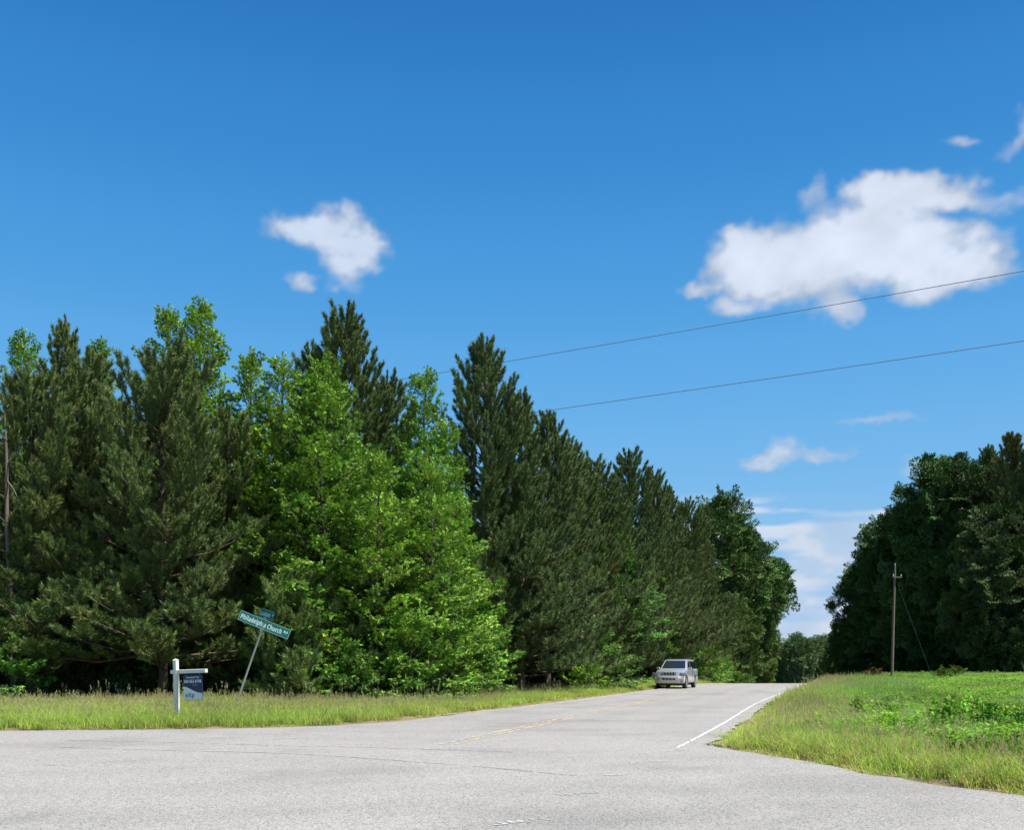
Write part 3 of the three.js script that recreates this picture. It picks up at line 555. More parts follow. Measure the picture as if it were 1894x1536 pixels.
{ // the bare dead tree at the left edge
  const g = ground(bx(12) * 34.3, 34.3), o = thing('dead_tree', 'bare grey dead tree with a few broken branches at the left edge', 'dead tree', [g.x, g.y, g.z]), s = new Shape3(), bark = [0.12, 0.10, 0.085];
  s.tube([V(0.25, 0, 0), V(0.2, 3, 0), V(0.05, 6, 0.05), V(0.02, 8.2, 0), V(-0.06, 10.3, 0)], [0.085, 0.08, 0.07, 0.05, 0.012], 7, bark);
  part('trunk', s.build(new Float32Array(s.p.length / 3 * 2)), barkMat, o);
  for (const [h, dx, dy, dz, r] of [[6.3, 1.1, 1.3, 0.4, 0.035], [8.2, 0.75, 0.8, 0.3, 0.025], [7.6, 0.7, -0.9, 0.5, 0.03], [5.4, 0.9, 0.3, 0.7, 0.03], [9.0, -0.8, 0.9, 0.2, 0.025], [5.8, -0.9, -0.5, 0.3, 0.03], [7.0, -0.7, 0.6, 0.6, 0.025]]) {
    const b = new Shape3(); b.tube([V(0.05, h, 0), V(0.05 + dx * 0.5, h + dy * 0.35, dz * 0.6), V(0.05 + dx, h + dy, dz)], [r, r * 0.7, r * 0.3], 5, bark);
    part('branch', b.build(new Float32Array(b.p.length / 3 * 2)), barkMat, o);
  }
}

// ------------------------------------------------------------------ grass, weeds
const grassMat = new THREE.MeshPhysicalMaterial({ vertexColors: true, roughness: 1, transmission: 0.4, thickness: 0, side: THREE.DoubleSide, specularIntensity: 0.4 });
function blade(s, at, h, lean, w, col, R) {
  const a = R() * 6.283, out = V(Math.cos(a), 0, Math.sin(a)), sd = V(-out.z, 0, out.x).multiplyScalar(w / 2);
  const m = at.clone().addScaledVector(UPV, h * 0.55).addScaledVector(out, lean * h * 0.25), t = at.clone().addScaledVector(UPV, h * (1 - lean * 0.2)).addScaledVector(out, lean * h * 0.8);
  const i = s.v(at.clone().add(sd), col); s.v(at.clone().sub(sd), col); s.v(m.clone().addScaledVector(sd, 0.8), col); s.v(m.clone().addScaledVector(sd, -0.8), col); s.v(t, col.map((c) => c * 1.08));
  s.i.push(i, i + 1, i + 2, i + 1, i + 3, i + 2, i + 2, i + 3, i + 4);
}
function grassTuft(seed, n, h, size, col, seedy) {
  const R = rng(seed), s = new Shape3();
  for (let i = 0; i < n; i++) {
    const k = 0.7 + 0.6 * R(), dry = R() < 0.10, c = dry ? [0.36 * k, 0.30 * k, 0.14 * k] : [col[0] * k * (0.85 + 0.4 * R()), col[1] * k, col[2] * k];
    blade(s, V((R() - 0.5) * size, -0.03, (R() - 0.5) * size), h * (0.45 + 0.75 * R()), 0.15 + 0.75 * R(), 0.007 + 0.004 * R(), c, R);
  }
  for (let i = 0; i < seedy; i++) {
    const p = V((R() - 0.5) * size, 0, (R() - 0.5) * size), H = h * (1.0 + 0.5 * R()), t = p.clone().add(V((R() - 0.5) * 0.16, H, (R() - 0.5) * 0.16)), c = [0.38, 0.34, 0.17];
    s.tube([p, t], [0.0022, 0.0014], 3, [0.27, 0.33, 0.10]);
    const axis = t.clone().sub(p).normalize();
    for (let j = 0; j < 9; j++) { const q = t.clone().addScaledVector(axis, -0.14 * R()), e = q.clone().addScaledVector(axis, 0.035).add(V((R() - 0.5) * 0.05, 0, (R() - 0.5) * 0.05)), w = V(R() - 0.5, 0, R() - 0.5).normalize().multiplyScalar(0.005); s.tri(q.clone().add(w), q.clone().sub(w), e, c); }
  }
  return s.build();
}
function weedTuft(seed, h, size, n, col) {                       // broad-leaved plants
  const R = rng(seed), s = new Shape3();
  for (let i = 0; i < n; i++) {
    const p = V((R() - 0.5) * size, 0, (R() - 0.5) * size), H = h * (0.5 + 0.7 * R()), t = p.clone().add(V((R() - 0.5) * 0.2, H, (R() - 0.5) * 0.2));
    s.tube([p, t], [0.004, 0.002], 3, [0.08, 0.10, 0.03]);
    for (let j = 0; j < 16; j++) { const q = p.clone().lerp(t, 0.2 + 0.8 * (j + R()) / 16), a = j * 2.4 + R(), out = V(Math.cos(a), 0.25 + 0.4 * R(), Math.sin(a)).normalize(), nor = V(0, 1, 0).addScaledVector(out, -out.y).normalize(), k = 0.75 + 0.5 * R(); roundLeaf(s, q, out, nor, (0.06 + 0.06 * R()), [col[0] * k * (0.85 + 0.3 * R()), col[1] * k, col[2] * k]); }
  }
  return s.build();
}
const GR = [0.255, 0.370, 0.062], GG = [0.185, 0.350, 0.046];
const TUFTS = [grassTuft(401, 120, 0.30, 0.42, GR, 0), grassTuft(402, 120, 0.36, 0.42, GR, 1), grassTuft(403, 110, 0.40, 0.42, GR, 5), grassTuft(404, 100, 0.46, 0.5, GG, 2)];
const WEEDS = [weedTuft(411, 0.36, 0.5, 11, [0.20, 0.37, 0.022]), weedTuft(412, 0.44, 0.55, 12, [0.17, 0.34, 0.025])];
function scatter(seed, x0, x1, d0, d1, step, accept) {            // accept(x, d, out, R) gives [variant, scale, height, colour] or null
  const R = rng(seed), lists = [[], [], [], [], [], []];
  for (let d = d0; d < d1; d += step) for (let x = x0; x < x1; x += step) {
    const X = x + (R() - 0.5) * step * 1.3, D = d + (R() - 0.5) * step * 1.3, out = outBy(X, D);
    if (out < 0.16 || (out < 0.55 && R() < 0.72)) continue;
    const a = accept(X, D, out, R);
    if (!a) continue;
    const m = new THREE.Matrix4().compose(V(X, landY(X, D, out), -D), new THREE.Quaternion().setFromEuler(new THREE.Euler((R() - 0.5) * 0.15, R() * 6.28, (R() - 0.5) * 0.15)), V(a[1], a[1] * a[2], a[1]));
    lists[a[0]].push([m, new THREE.Color().setRGB(...a[3])]);
  }
  return lists;
}
function lawn(name, label, lists, category = 'grass') {
  const o = thing(name, label, category, [0, 0, 0], 0, undefined, 'stuff');
  lists.forEach((l, k) => l.length && copies(k < 4 ? 'grass_blades' : 'weed_leaves', [...TUFTS, ...WEEDS][k], grassMat, l, o));
}
const shade = (x, d, k) => (0.70 + 0.6 * fbm(x * 0.6, d * 0.6, 3, k)) * (0.8 + 0.4 * fbm(x * 2.2, d * 1.6, 2, k + 1));
{
  const verge = (X, D, out, R) => {
    if (X > axisX(D) || D < 15 || (D < 36 && (out < 0.35 || (out < 1.0 && R() < 0.6)))) return null;
    const wood = inWood(X, D, out), edge = sstep(out, 0.1, 1.0);
    if (wood && R() < 0.82) return null;
    const tall = sstep(D, 25, 33) * (D < 36 ? 1 : 0) + 0.3 * sstep(out, 2.5, 5), n = fbm(X * 0.35, D * 0.35, 3, 52), k = shade(X, D, 53);
    const v = R() < 0.25 + 0.45 * tall ? 2 : R() < 0.5 ? 1 : 0, dry = clamp(0.5 * (n - 0.4) + 0.55 * (1 - edge), 0, 1);
    return [v, 0.85 + 0.3 * R(), lerp(0.4, 0.95, edge) * lerp(0.78, 0.62, clamp(tall, 0, 1)) * (0.8 + 0.4 * R()), [k * lerp(1.0, 1.6, dry), k * lerp(1.06, 1.12, dry), k * lerp(0.9, 1.8, dry)]];
  };
  const a = scatter(61, -24, 2, 20.9, 37, 0.2, verge), b = scatter(62, -2, 34, 30, 112, 0.36, (X, D, out, R) => (out < 6.5 && !(D < 37 && X < 2) ? verge(X, D, out, R) : null));
  lawn('verge_grass', 'yellow green unmown verge grass with tan seed heads in front of the left wood', a.map((l, k) => l.concat(b[k])));
  const field = (far) => (X, D, out, R) => {
    if (X < axisX(D) || X > 0.53 * D + 9 || D < 8 || out > 60) return null;
    if (inWood(X, D, out) && R() < 0.9) return null;
    const edge = sstep(out, 0.1, 1.3), n = fbm(X * 0.3, D * 0.3, 3, 71), k = shade(X, D, 72) * (0.55 + 0.9 * fbm(X * 0.35 + 7, D * 0.16, 3, 73)), lush = clamp(sstep(out + (n - 0.5) * 4, 1.8, 4.5), 0, 1);
    const weedy = lush * sstep(fbm(X * 0.5 + 20, D * 0.35, 3, 75), 0.30, 0.55);
    const big = fbm(X * 0.22 + 60, D * 0.13, 3, 79);
    if (R() < weedy * 0.34) return [4 + (R() < 0.5 ? 0 : 1), far * (0.8 + 0.3 * R()), (0.25 + 0.95 * fbm(X * 0.7, D * 0.5, 2, 81) + 0.3 * R()) / far, [k * (0.48 + 0.62 * big), k * (0.56 + 0.58 * big), k * 0.7]];
    const dry = clamp((1 - lush) * (0.55 + 1.1 * (n - 0.35)) + 0.5 * (1 - edge) + (R() < 0.05 ? 0.5 : 0), 0, 1) * 0.8;
    return [R() < 0.12 * (1 - lush) ? 2 : R() < 0.4 + 0.4 * lush ? 3 : 1, far * (0.85 + 0.3 * R()), lerp(0.3, 0.78, edge) * (0.7 + 0.5 * n) * (0.8 + 0.4 * R()) * (1 + 0.55 * sstep(D, 28, 38) * (1 - sstep(out, 4, 7))) / far, [k * lerp(0.80, 1.30, dry), k * lerp(1.05, 0.98, dry), k * lerp(0.8, 1.25, dry)]];
  };
  const p = scatter(63, 3, 26, 8, 30, 0.17, field(1)), q = scatter(64, 5, 42, 30, 60, 0.3, field(1.2)), r = scatter(65, 14, 66, 60, 112, 0.55, field(1.6));
  lawn('field_grass', 'lush green grass and weeds on the bank right of the road', p.map((l, k) => [...l, ...q[k], ...r[k]]));
}
// shrubs and tall weeds one can tell apart
function bush(name, label, x, d, r, h, n, geos, mat, tint, seed, scale = 0.5) {
  const g = ground(x, d), o = thing(name, label, 'bush', [g.x, g.y, g.z]), R = rng(seed), lists = geos.map(() => []), s = new Shape3();
  for (let k = 0; k < n; k++) {
    const a = R() * 6.283, el = 0.15 + 1.2 * R(), f = V(Math.cos(a) * Math.cos(el), Math.sin(el), Math.sin(a) * Math.cos(el)), q = V(Math.cos(a) * r * 0.5 * R(), h * 0.55 * R() * R(), Math.sin(a) * r * 0.5 * R());
    lists[k % geos.length].push([boughMatrix(q, f, Math.abs(f.y) > 0.9 ? V(1, 0, 0) : UPV, scale * (0.7 + 0.6 * R())), new THREE.Color().setRGB(...tint.map((v) => v * (0.75 + 0.5 * R())))]);
    if (k % 3 === 0) s.tube([V(q.x * 0.3, -0.05, q.z * 0.3), q.clone().addScaledVector(f, 0.3 * scale)], [0.012, 0.005], 4, WOOD);
  }
  part('stem', s.build(new Float32Array(s.p.length / 3 * 2)), barkMat, o);
  lists.forEach((l, k) => l.length && copies('foliage', geos[k], mat, l, o));
}
bush('weed_clump', 'dark leafy weed clump on the bank near the right edge', 8.5, 16.8, 0.9, 0.5, 36, OAK, oakMat, [1.3, 1.7, 0.6], 701, 0.45);
{ const R = rng(717), rest = ['by the right edge of the view', 'behind the dark clump', 'halfway up the bank', 'on the crest of the bank', 'left of the dark clump', 'low beside the dark clump', 'farther back on the bank']; [[9.6, 18.2], [9.4, 20.6], [8.2, 22.5], [11.2, 25.5], [7.2, 17.6], [8.0, 15.9], [12.6, 30.5]].forEach(([x, d], k) => bush('weed_clump', 'bright green weed clump ' + rest[k], x, d, 0.9, 0.3, 34, GUM, leafMat, [0.8 + 0.2 * R(), 0.95 + 0.15 * R(), 0.6], 730 + k, 0.36)); }
bush('weed_clump', 'bright lime weed clump low on the bank in front of the dark one', 7.9, 15.4, 0.7, 0.3, 30, GUM, leafMat, [0.95, 1.1, 0.8], 702, 0.42);
bush('weed_clump', 'bright lime weed clump on top of the bank, behind the dark one', 8.6, 18.4, 1.0, 0.45, 40, GUM, leafMat, [0.95, 1.05, 0.8], 703, 0.5);
bush('brush', 'dull brown brush heap left of the foot of the utility pole', 28.4, 79, 1.0, 0.9, 22, OAK, oakMat, [2.0, 0.95, 1.1], 704, 0.7);
bush('shrub', 'small green shrub in the field right of the pole\'s guy wire', bx(1740) * 74, 74, 0.7, 1.0, 24, OAK, oakMat, [2, 2.0, 1.2], 705, 0.6);
bush('shrub', 'pale green shrub at the field\'s far edge, well right of the pole', bx(1772) * 80, 80, 0.6, 1.2, 16, OAK, oakMat, [1.9, 1.7, 1.4], 706, 0.6);
bush('shrub', 'low shrub on the left verge beside the road crest', bx(1372) * 96, 96, 1.1, 1.1, 34, OAK, oakMat, [1.9, 1.8, 1.2], 707, 0.8);
{ // tall seeding stalks along the back of the verge
  const R = rng(616), s = new Shape3();
  for (let k = 0; k < 420; k++) {
    const along = R() < 0.6, d = along ? 29 + R() * 5.5 : 34 + R() * 34, x = along ? -19 + R() * 22 : axisX(d) - 4.6 - R() * 3.6, out = outBy(x, d);
    if (out < 1.5) continue;
    const p = V(x, landY(x, d, out), -d), h = 0.45 + 0.5 * R() * R(), t = p.clone().add(V((R() - 0.5) * 0.2, h, (R() - 0.5) * 0.2)), c = [0.40, 0.37, 0.20];
    s.tube([p, t], [0.004, 0.0025], 3, [0.28, 0.32, 0.12]);
    for (let j = 0; j < 8; j++) { const q = t.clone().add(V((R() - 0.5) * 0.05, -0.16 * R(), (R() - 0.5) * 0.05)), w = V(R() - 0.5, 0, R() - 0.5).normalize().multiplyScalar(0.009); s.tri(q.clone().add(w), q.clone().sub(w), q.clone().add(V((R() - 0.5) * 0.05, 0.06, (R() - 0.5) * 0.05)), c); }
  }
  const o = thing('grass_stalks', 'tall pale seeding grass stalks along the back of the left verge', 'grass', [0, 0, 0], 0, undefined, 'stuff');
  part('stalks', s.build(), grassMat, o).userData.kind = 'stuff';
}
{ // undergrowth along the foot of the left wood
  const R = rng(808);
  for (let k = 0; k < 26; k++) {
    const x = -22 + k * 0.95 + (R() - 0.5) * 0.6, d = 36.2 + R() * 2.2;
    if (outBy(x, d) < 6.5) continue;
    bush('understory_bush', 'dark shaded bush at the foot of the left wood, behind the verge grass', x, d, 1.3, 1.3 + R() * 0.9, 26, OAK, oakMat, [0.9, 0.95, 1], 820 + k, 0.95);
  }
  for (let k = 0; k < 22; k++) {
    const d = 40 + k * 3, x = axisX(d) - 11.5 - R() * 1.2;
    bush('understory_bush', 'dark shaded bush at the foot of the left wood, behind the verge grass', x, d, 1.3, 1.4 + R(), 24, OAK, oakMat, [0.9, 0.95, 1], 850 + k, 1.0);
  }
  for (const o of scene.children) if (o.name.startsWith('understory_bush')) o.userData.group = 'bushes under the left wood';
}
{ // broken asphalt and bare earth at the corner
  const R = rng(88), o = thing('asphalt_rubble', 'broken asphalt pieces on the bare corner between road and bank', 'rubble', [0, 0, 0], 0, undefined, 'stuff'), list = [];
  const g = toCreasedNormals(new THREE.DodecahedronGeometry(0.06, 0), 0.3), m = paint(1, 1, 1, 0.95);
  for (let k = 0; k < 60; k++) { const t = R(), x = 3.5 + t * 0.9 + (R() - 0.5) * 0.25, d = 17.3 - t * 1.2 + (R() - 0.3) * 0.5, c = 0.09 + 0.18 * R() * R(), sz = 0.2 + R() * R() * 0.7; list.push([new THREE.Matrix4().compose(V(x, Math.max(landY(x, d), -0.01) + 0.012, -d), new THREE.Quaternion().setFromEuler(new THREE.Euler(R() * 6, R() * 6, R() * 6)), V(sz * 1.4, sz * 0.5, sz)), new THREE.Color().setRGB(c * 1.05, c * 0.95, c * 0.85)]); }
  copies('rubble_pieces', g, m, list, o);
}

// ------------------------------------------------------------------ signs
const box = (w, h, d, r = 0.008) => new RoundedBoxGeometry(w, h, d, 2, r);
function canvasTexture(w, h, draw) { const c = document.createElement('canvas'); c.width = w; c.height = h; draw(c.getContext('2d'), w, h); const t = new THREE.CanvasTexture(c); t.colorSpace = THREE.SRGBColorSpace; t.magFilter = t.minFilter = THREE.LinearFilter; t.generateMipmaps = false; return t; }
{ // white yard sign post with its hanging panel
  const g = ground(bx(328) * 25, 25), o = thing('yard_sign', 'white real estate yard sign post with a hanging blue and white panel on the verge', 'sign', [g.x, g.y, g.z], -0.42), vinyl = paint(0.66, 0.66, 0.64, 0.55);
  o.rotation.z = 0.03;
  const post = part('post', box(0.105, 1.62, 0.105, 0.012), vinyl, o); post.position.y = 0.68;
  const cap = part('post_cap', new THREE.ConeGeometry(0.085, 0.04, 4, 1), vinyl, o); cap.rotation.y = Math.PI / 4; cap.position.y = 1.51;
  const arm = part('arm', box(1.12, 0.095, 0.09, 0.012), vinyl, o); arm.position.set(0.41, 1.2, 0);
  const panel = part('panel', box(0.60, 0.62, 0.012, 0.004), paint(0.03, 0.05, 0.16, 0.4), o); panel.position.set(0.53, 0.8, 0);
  const face = canvasTexture(768, 800, (c, w, h) => {
    c.fillStyle = '#16234f'; c.fillRect(0, 0, w, h);
    c.fillStyle = '#dfe6ea'; c.beginPath(); c.moveTo(0, h * 0.46); c.bezierCurveTo(w * 0.3, h * 0.46, w * 0.55, h * 0.72, w, h * 0.74); c.lineTo(w, h); c.lineTo(0, h); c.fill();
    c.fillStyle = '#5a2450'; c.beginPath(); c.moveTo(w * 0.45, h * 0.57); c.bezierCurveTo(w * 0.6, h * 0.66, w * 0.8, h * 0.725, w, h * 0.73); c.lineTo(w, h * 0.62); c.bezierCurveTo(w * 0.8, h * 0.65, w * 0.6, h * 0.61, w * 0.45, h * 0.57); c.fill();
    c.fillStyle = '#c9d4ea'; c.textAlign = 'center'; c.font = 'bold 92px sans-serif'; c.fillText('Linwood Fox', w / 2, h * 0.13, w * 0.8);
    c.fillStyle = '#e2e8f4'; c.font = 'bold 132px sans-serif'; c.fillText('800-562-8708', w / 2, h * 0.31, w * 0.95);
    c.fillStyle = '#8a94c0'; c.font = 'bold 52px sans-serif'; c.fillText('FOR SALE', w * 0.62, h * 0.42);
    c.fillStyle = '#2a4a66'; c.font = 'bold 210px sans-serif'; c.textAlign = 'left'; c.fillText('eXp', w * 0.09, h * 0.90);
  });
  for (const s of [1, -1]) { const f = part('panel_print', new THREE.PlaneGeometry(0.59, 0.61), new THREE.MeshStandardMaterial({ map: face, roughness: 0.45 }), o); f.position.set(0.53, 0.8, s * 0.0085); if (s < 0) f.rotation.y = Math.PI; }
  const steel = paint(0.3, 0.3, 0.3, 0.4, { metalness: 0.8 });
  for (const x of [0.32, 0.74]) { const h = part('hook', new THREE.CylinderGeometry(0.004, 0.004, 0.055, 6), steel, o); h.position.set(x, 1.13, 0); }
}
{ // street name sign, leaning
  const g = ground(bx(433) * 29.5, 29.5), o = thing('street_sign', 'green street name sign with two blades on a leaning grey pole', 'sign', [g.x, g.y, g.z]), lean = 0.33;
  const steel = paint(0.36, 0.37, 0.36, 0.5, { metalness: 0.35 }), green = paint(0.005, 0.13, 0.10, 0.4), along = V(Math.sin(lean), Math.cos(lean), 0);
  const pole = part('pole', new THREE.CylinderGeometry(0.03, 0.03, 2.6, 14), steel, o); pole.position.copy(along).multiplyScalar(1.19); pole.rotation.z = -lean;
  const blade2 = (text, small, w, h, up, turn, tilt) => {
    const b = part('sign_blade', box(w, h, 0.008, 0.003), green, o);
    b.position.copy(along).multiplyScalar(up); b.rotation.set(0, turn, tilt, 'ZYX');
    const tex = canvasTexture(1536, Math.round(1536 * h / w), (c, W, Hh) => {
      c.fillStyle = '#0f6a62'; c.fillRect(0, 0, W, Hh); c.strokeStyle = '#b8d6d2'; c.lineWidth = 8; c.strokeRect(8, 8, W - 16, Hh - 16);
      c.fillStyle = '#dcefee'; c.textBaseline = 'middle'; c.font = 'bold ' + Math.round(Hh * 0.66) + 'px sans-serif'; c.textAlign = 'left'; c.fillText(text, W * 0.03, Hh * 0.52, W * 0.82);
      c.font = 'bold ' + Math.round(Hh * 0.36) + 'px sans-serif'; c.fillText(small, W * 0.875, Hh * 0.4);
    });
    for (const s of [1, -1]) { const f = part('sign_print', new THREE.PlaneGeometry(w - 0.006, h - 0.006), new THREE.MeshStandardMaterial({ map: tex, roughness: 0.4 }), b); f.position.z = s * 0.0056; if (s < 0) f.rotation.y = Math.PI; }
    return b;
  };
  const clampA = part('bracket', box(0.07, 0.12, 0.07, 0.01), steel, o); clampA.position.copy(along).multiplyScalar(2.54); clampA.rotation.z = -lean;
  const low = blade2('Philadelphia Church', 'Rd', 1.56, 0.30, 2.68, 0.12, -lean - 0.06); low.position.x += 0.03;
  const clampB = part('bracket', box(0.05, 0.1, 0.05, 0.01), steel, o); clampB.position.copy(along).multiplyScalar(2.86); clampB.rotation.z = -lean;
  const high = blade2('Landsford', 'Rd', 1.2, 0.27, 3.0, -0.98, -0.26); high.position.x += 0.0;
}

// ------------------------------------------------------------------ utility poles and wires
const poleWood = paint(0.15, 0.125, 0.10, 0.95, { bumpMap: barkTex, bumpScale: 0.006 });
const wireMat = paint(0.15, 0.155, 0.165, 0.6), glaze = paint(0.5, 0.5, 0.5, 0.25);
{
  const g = ground(bx(1649) * 78, 78), o = thing('utility_pole', 'weathered wooden utility pole with a short crossarm in the field before the right wood', 'utility pole', [g.x, g.y, g.z]);
  o.rotation.z = -0.028;
  const p = part('pole', new THREE.CylinderGeometry(0.07, 0.115, 9.2, 14), poleWood, o); p.position.y = 4.4;
  const arm = part('crossarm', box(0.7, 0.09, 0.09, 0.012), poleWood, o); arm.position.set(0.14, 8.1, 0.13);
  for (const [x, y] of [[-0.16, 8.24], [0.44, 8.24], [0, 9.08]]) { const i = part('insulator', new THREE.LatheGeometry([[0.012, -0.09], [0.045, -0.06], [0.03, -0.02], [0.055, 0.0], [0.03, 0.04], [0.04, 0.07], [0, 0.09]].map(([a, b]) => new THREE.Vector2(a, b)), 12), glaze, o); i.position.set(x, y, x === 0 ? 0 : 0.13); }
  const guy = part('guy_wire', new THREE.TubeGeometry(new THREE.LineCurve3(V(0.1, 7.9, 0), V(3.1, -0.1, 0.6)), 4, 0.006, 6), paint(0.08, 0.125, 0.13, 0.6), o);
}
[[1486, 1227, 290, 'slim far utility pole standing in the gap at the end of the road'], [1456, 1212, 330, 'faint far pole left of the slim one in the gap']].forEach(([px, py, d, label]) => {
  const g = ground(bx(px) * d, d), H = EYE + ty(py) * d - g.y, o = thing('utility_pole', label, 'utility pole', [g.x, g.y, g.z]);
  const p = part('pole', new THREE.CylinderGeometry(0.12, 0.17, H, 10), paint(0.34, 0.33, 0.31, 0.9), o); p.position.y = H / 2;
  const arm = part('crossarm', box(1.2, 0.1, 0.1, 0.012), poleWood, o); arm.position.set(0, H - 0.5, 0.2);
});
function wire(label, a, b, sag, name = 'power_line') {
  const pts = []; for (let k = 0; k <= 40; k++) { const t = k / 40; pts.push(a.clone().lerp(b, t).add(V(0, -sag * 4 * t * (1 - t), 0))); }
  const m = part(numbered(name), new THREE.TubeGeometry(new THREE.CatmullRomCurve3(pts), 160, 0.016, 6), wireMat, scene);
  m.userData = { label, category: 'power line' };
}
{
  const at = (px, py, d) => V(bx(px) * d, EYE + ty(py) * d, -d), ext = (a, b, t) => a.clone().lerp(b, t);
  const a1 = at(1894, 495, 41), b1 = at(735, 697, 60), a2 = at(1894, 625, 41), b2 = at(1020, 753, 55.5);
  wire('upper thin black power line slanting down leftward across the sky', ext(b1, a1, 1.5), ext(a1, b1, 1.9), 0.22);
  wire('lower thin black power line slanting down leftward across the sky', ext(b2, a2, 1.7), ext(a2, b2, 2.3), 0.18);
}

// ------------------------------------------------------------------ the parked car
{
  const cx = 9.9, cd = 60.2, o = thing('parked_car', 'silver four wheel drive car parked facing us half on the left verge', 'car', [cx, roadY(cd) + 0.0, -cd], 0);
  o.rotation.y = -Math.atan2(0.951, -0.36);                         // its front (+x) towards us along the road
  const silver = paint(0.50, 0.52, 0.55, 0.3, { metalness: 0.55, clearcoat: 0.8, clearcoatRoughness: 0.08 }), beige = paint(0.38, 0.34, 0.31, 0.5, { metalness: 0.2 });
  const black = paint(0.012, 0.012, 0.013, 0.6), rubber = paint(0.018, 0.018, 0.018, 0.9), glass = paint(0.012, 0.016, 0.022, 0.06, { clearcoat: 1, clearcoatRoughness: 0.03 }), chrome = paint(0.6, 0.6, 0.6, 0.2, { metalness: 1 }), lens = paint(0.16, 0.18, 0.20, 0.08, { metalness: 0.3, clearcoat: 1 }), amber = paint(0.5, 0.2, 0.03, 0.3);
  const hull = (pts, r, crease = 0.5) => {
    const all = [];
    for (const [x, y, z] of pts) for (const s of z === 0 ? [1] : [1, -1]) for (let i = 0; i < 5; i++) for (let j = 0; j < 8; j++) { const a = (i / 4 - 0.5) * Math.PI, b = j / 8 * Math.PI * 2; all.push(V(x + r * Math.cos(a) * Math.cos(b), y + r * Math.sin(a), s * z + r * Math.cos(a) * Math.sin(b))); }
    return toCreasedNormals(new ConvexGeometry(all), crease);
  };
  const noUv = (g) => { const h = g.index ? g.toNonIndexed() : g; const n = new THREE.BufferGeometry(); n.setAttribute('position', h.attributes.position); n.setAttribute('normal', h.attributes.normal); return n; };
  const cut = new Evaluator(); cut.attributes = ['position', 'normal']; cut.useGroups = false;
  const arches = (g, r) => { let b = new Brush(noUv(g)); b.updateMatrixWorld(); for (const x of [1.42, -1.28]) for (const s of [1, -1]) { const c = new Brush(noUv(new THREE.CylinderGeometry(r, r, 0.5, 28))); c.rotation.x = Math.PI / 2; c.position.set(x, 0.37, s * 0.92); c.updateMatrixWorld(); b = cut.evaluate(b, c, SUBTRACTION); } return b.geometry; };
  part('body', arches(hull([[2.16, 0.62, 0.80], [2.10, 0.96, 0.74], [1.0, 1.09, 0.80], [-2.16, 1.08, 0.81], [-2.2, 0.62, 0.83], [1.2, 0.62, 0.84], [0, 0.85, 0.86]], 0.05), 0.44), silver, o);
  part('cladding', arches(hull([[2.2, 0.34, 0.80], [2.2, 0.60, 0.82], [-2.22, 0.36, 0.82], [-2.22, 0.60, 0.84], [1.1, 0.37, 0.86], [1.1, 0.58, 0.875], [-1.2, 0.37, 0.86], [-1.2, 0.58, 0.875]], 0.03), 0.42), beige, o);
  part('underbody', box(4.2, 0.24, 1.36, 0.05), black, o).position.y = 0.30;
  const cabin = part('cabin', hull([[0.98, 1.09, 0.76], [-2.1, 1.09, 0.78], [0.18, 1.64, 0.62], [-0.9, 1.68, 0.63], [-1.9, 1.63, 0.63]], 0.045), silver, o);
  const pane = (name, c, mat, lift) => {                          // a quad given by four corners, set proud along its normal
    const n = V().crossVectors(c[1].clone().sub(c[0]), c[3].clone().sub(c[0])).normalize(), s = new Shape3(), q = c.map((p) => p.clone().addScaledVector(n, lift)), b = c.map((p) => p.clone().addScaledVector(n, lift - 0.03));
    s.tri(q[0], q[1], q[2], [1, 1, 1]); s.tri(q[0], q[2], q[3], [1, 1, 1]);
    for (let k = 0; k < 4; k++) { const m = (k + 1) % 4; s.tri(q[k], b[k], b[m], [1, 1, 1]); s.tri(q[k], b[m], q[m], [1, 1, 1]); }
    return part(name, s.build(), mat, o);
  };
  const ws = (y, z) => V(lerp(0.98, 0.18, (y - 1.09) / 0.55), y, z);
  pane('windshield', [ws(1.135, 0.70), ws(1.135, -0.70), ws(1.60, -0.585), ws(1.60, 0.585)], glass, 0.052);
  const sd = (x, y, s) => V(x, y, s * lerp(0.76, 0.625, (y - 1.09) / 0.57));
  for (const s of [1, -1]) {
    const q = (x0, x1, x2, x3) => { const c = [sd(x0, 1.14, s), sd(x1, 1.14, s), sd(x2, 1.58, s), sd(x3, 1.58, s)]; return s > 0 ? c.reverse() : c; };
    pane('side_window', q(0.68, -0.22, -0.22, 0.10), glass, 0.053);
    pane('side_window', q(-0.30, -1.10, -1.06, -0.30), glass, 0.078);
    pane('side_window', q(-1.20, -1.92, -1.80, -1.14), glass, 0.080);
    const door = part('door_seam', box(0.012, 0.62, 0.012, 0.003), black, o); door.position.set(-0.26, 0.86, s * 0.905);
    const h1 = part('door_handle', box(0.16, 0.035, 0.03, 0.01), black, o); h1.position.set(-0.12, 0.98, s * 0.885);
    const h2 = part('door_handle', box(0.16, 0.035, 0.03, 0.01), black, o); h2.position.set(-1.0, 0.98, s * 0.885);
    const mir = part('mirror', box(0.1, 0.15, 0.2, 0.03), silver, o); mir.position.set(0.72, 1.17, s * 0.95);
    const rail = part('roof_rail', new THREE.TubeGeometry(new THREE.CatmullRomCurve3([V(0.05, 1.68, s * 0.56), V(-0.1, 1.755, s * 0.56), V(-1.6, 1.755, s * 0.56), V(-1.75, 1.68, s * 0.56)]), 20, 0.016, 8), black, o);
    const hl = part('headlight', hull([[2.12, 0.78, 0.02], [2.08, 0.90, 0.02]].map(([x, y, z]) => [x, y, z]).concat([[2.13, 0.77, 0.17], [2.10, 0.90, 0.17]]), 0.03), lens, o); hl.position.set(0.035, 0, s * 0.60); hl.rotation.y = -s * 0.10;
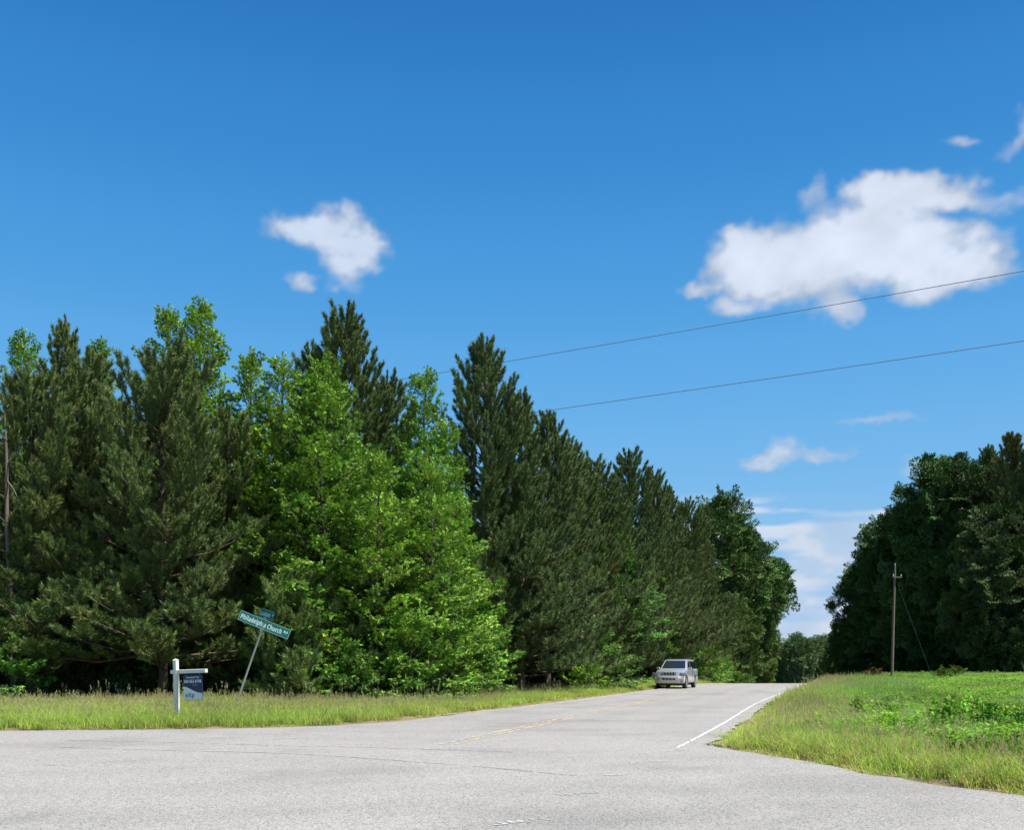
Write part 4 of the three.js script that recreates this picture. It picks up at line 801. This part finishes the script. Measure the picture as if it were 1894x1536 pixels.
    const ind = part('indicator', box(0.06, 0.11, 0.08, 0.02), amber, o); ind.position.set(2.10, 0.84, s * 0.80);
    const fog = part('fog_light', new THREE.CylinderGeometry(0.06, 0.06, 0.04, 16), lens, o); fog.rotation.z = Math.PI / 2; fog.position.set(2.245, 0.52, s * 0.60);
  }
  for (const z of [-0.3, 0.3]) { const bar = part('roof_bar', box(0.05, 0.025, 1.14, 0.01), black, o); bar.position.set(z < 0 ? -1.2 : -0.4, 1.765, 0); }
  const gr = part('grille', box(0.05, 0.17, 0.78, 0.02), black, o); gr.position.set(2.155, 0.85, 0);
  for (let k = -2; k <= 2; k++) { const b = part('grille_bar', box(0.045, 0.19, 0.055, 0.012), silver, gr); b.position.set(0.012, 0, k * 0.165); }
  for (const y of [-0.095, 0.095]) { const b = part('grille_trim', box(0.05, 0.025, 0.86, 0.01), chrome, gr); b.position.set(0.012, y, 0); }
  const bump = part('front_bumper', hull([[2.26, 0.38, 0.55], [2.26, 0.70, 0.55], [2.1, 0.40, 0.84], [2.1, 0.70, 0.84], [1.95, 0.46, 0.86], [1.95, 0.68, 0.86]], 0.03), paint(0.55, 0.52, 0.50, 0.4, { metalness: 0.2 }), o);
  for (let k = 0; k < 4; k++) { const b = part('bumper_opening', box(0.02, 0.11, 0.15, 0.008), black, bump); b.position.set(2.288, 0.56, (k - 1.5) * 0.20); }
  const rb = part('rear_bumper', hull([[-2.3, 0.46, 0.6], [-2.3, 0.66, 0.6], [-2.1, 0.46, 0.84], [-2.1, 0.66, 0.84]], 0.03), beige, o);
  for (const s of [1, -1]) { const l = part('tail_light', box(0.06, 0.3, 0.1, 0.02), paint(0.35, 0.02, 0.02, 0.25), o); l.position.set(-2.2, 0.95, s * 0.8); }
  for (const x of [1.42, -1.28]) for (const s of [1, -1]) {
    const w = part('wheel', new THREE.TorusGeometry(0.27, 0.095, 12, 30), rubber, o); w.scale.z = 1.25; w.position.set(x, 0.365, s * 0.77);
    const tread = part('tyre', new THREE.CylinderGeometry(0.36, 0.36, 0.16, 30), rubber, w); tread.rotation.x = Math.PI / 2;
    const rim = part('rim', new THREE.CylinderGeometry(0.225, 0.235, 0.19, 26), paint(0.45, 0.45, 0.46, 0.35, { metalness: 0.7 }), w); rim.rotation.x = Math.PI / 2;
    for (let k = 0; k < 6; k++) { const h = part('rim_opening', new THREE.CylinderGeometry(0.038, 0.038, 0.2, 10), black, w); h.rotation.x = Math.PI / 2; h.position.set(Math.cos(k * 1.047) * 0.15, Math.sin(k * 1.047) * 0.15, 0); }
  }
  o.updateMatrixWorld(true);
}

renderer.render(scene, camera);
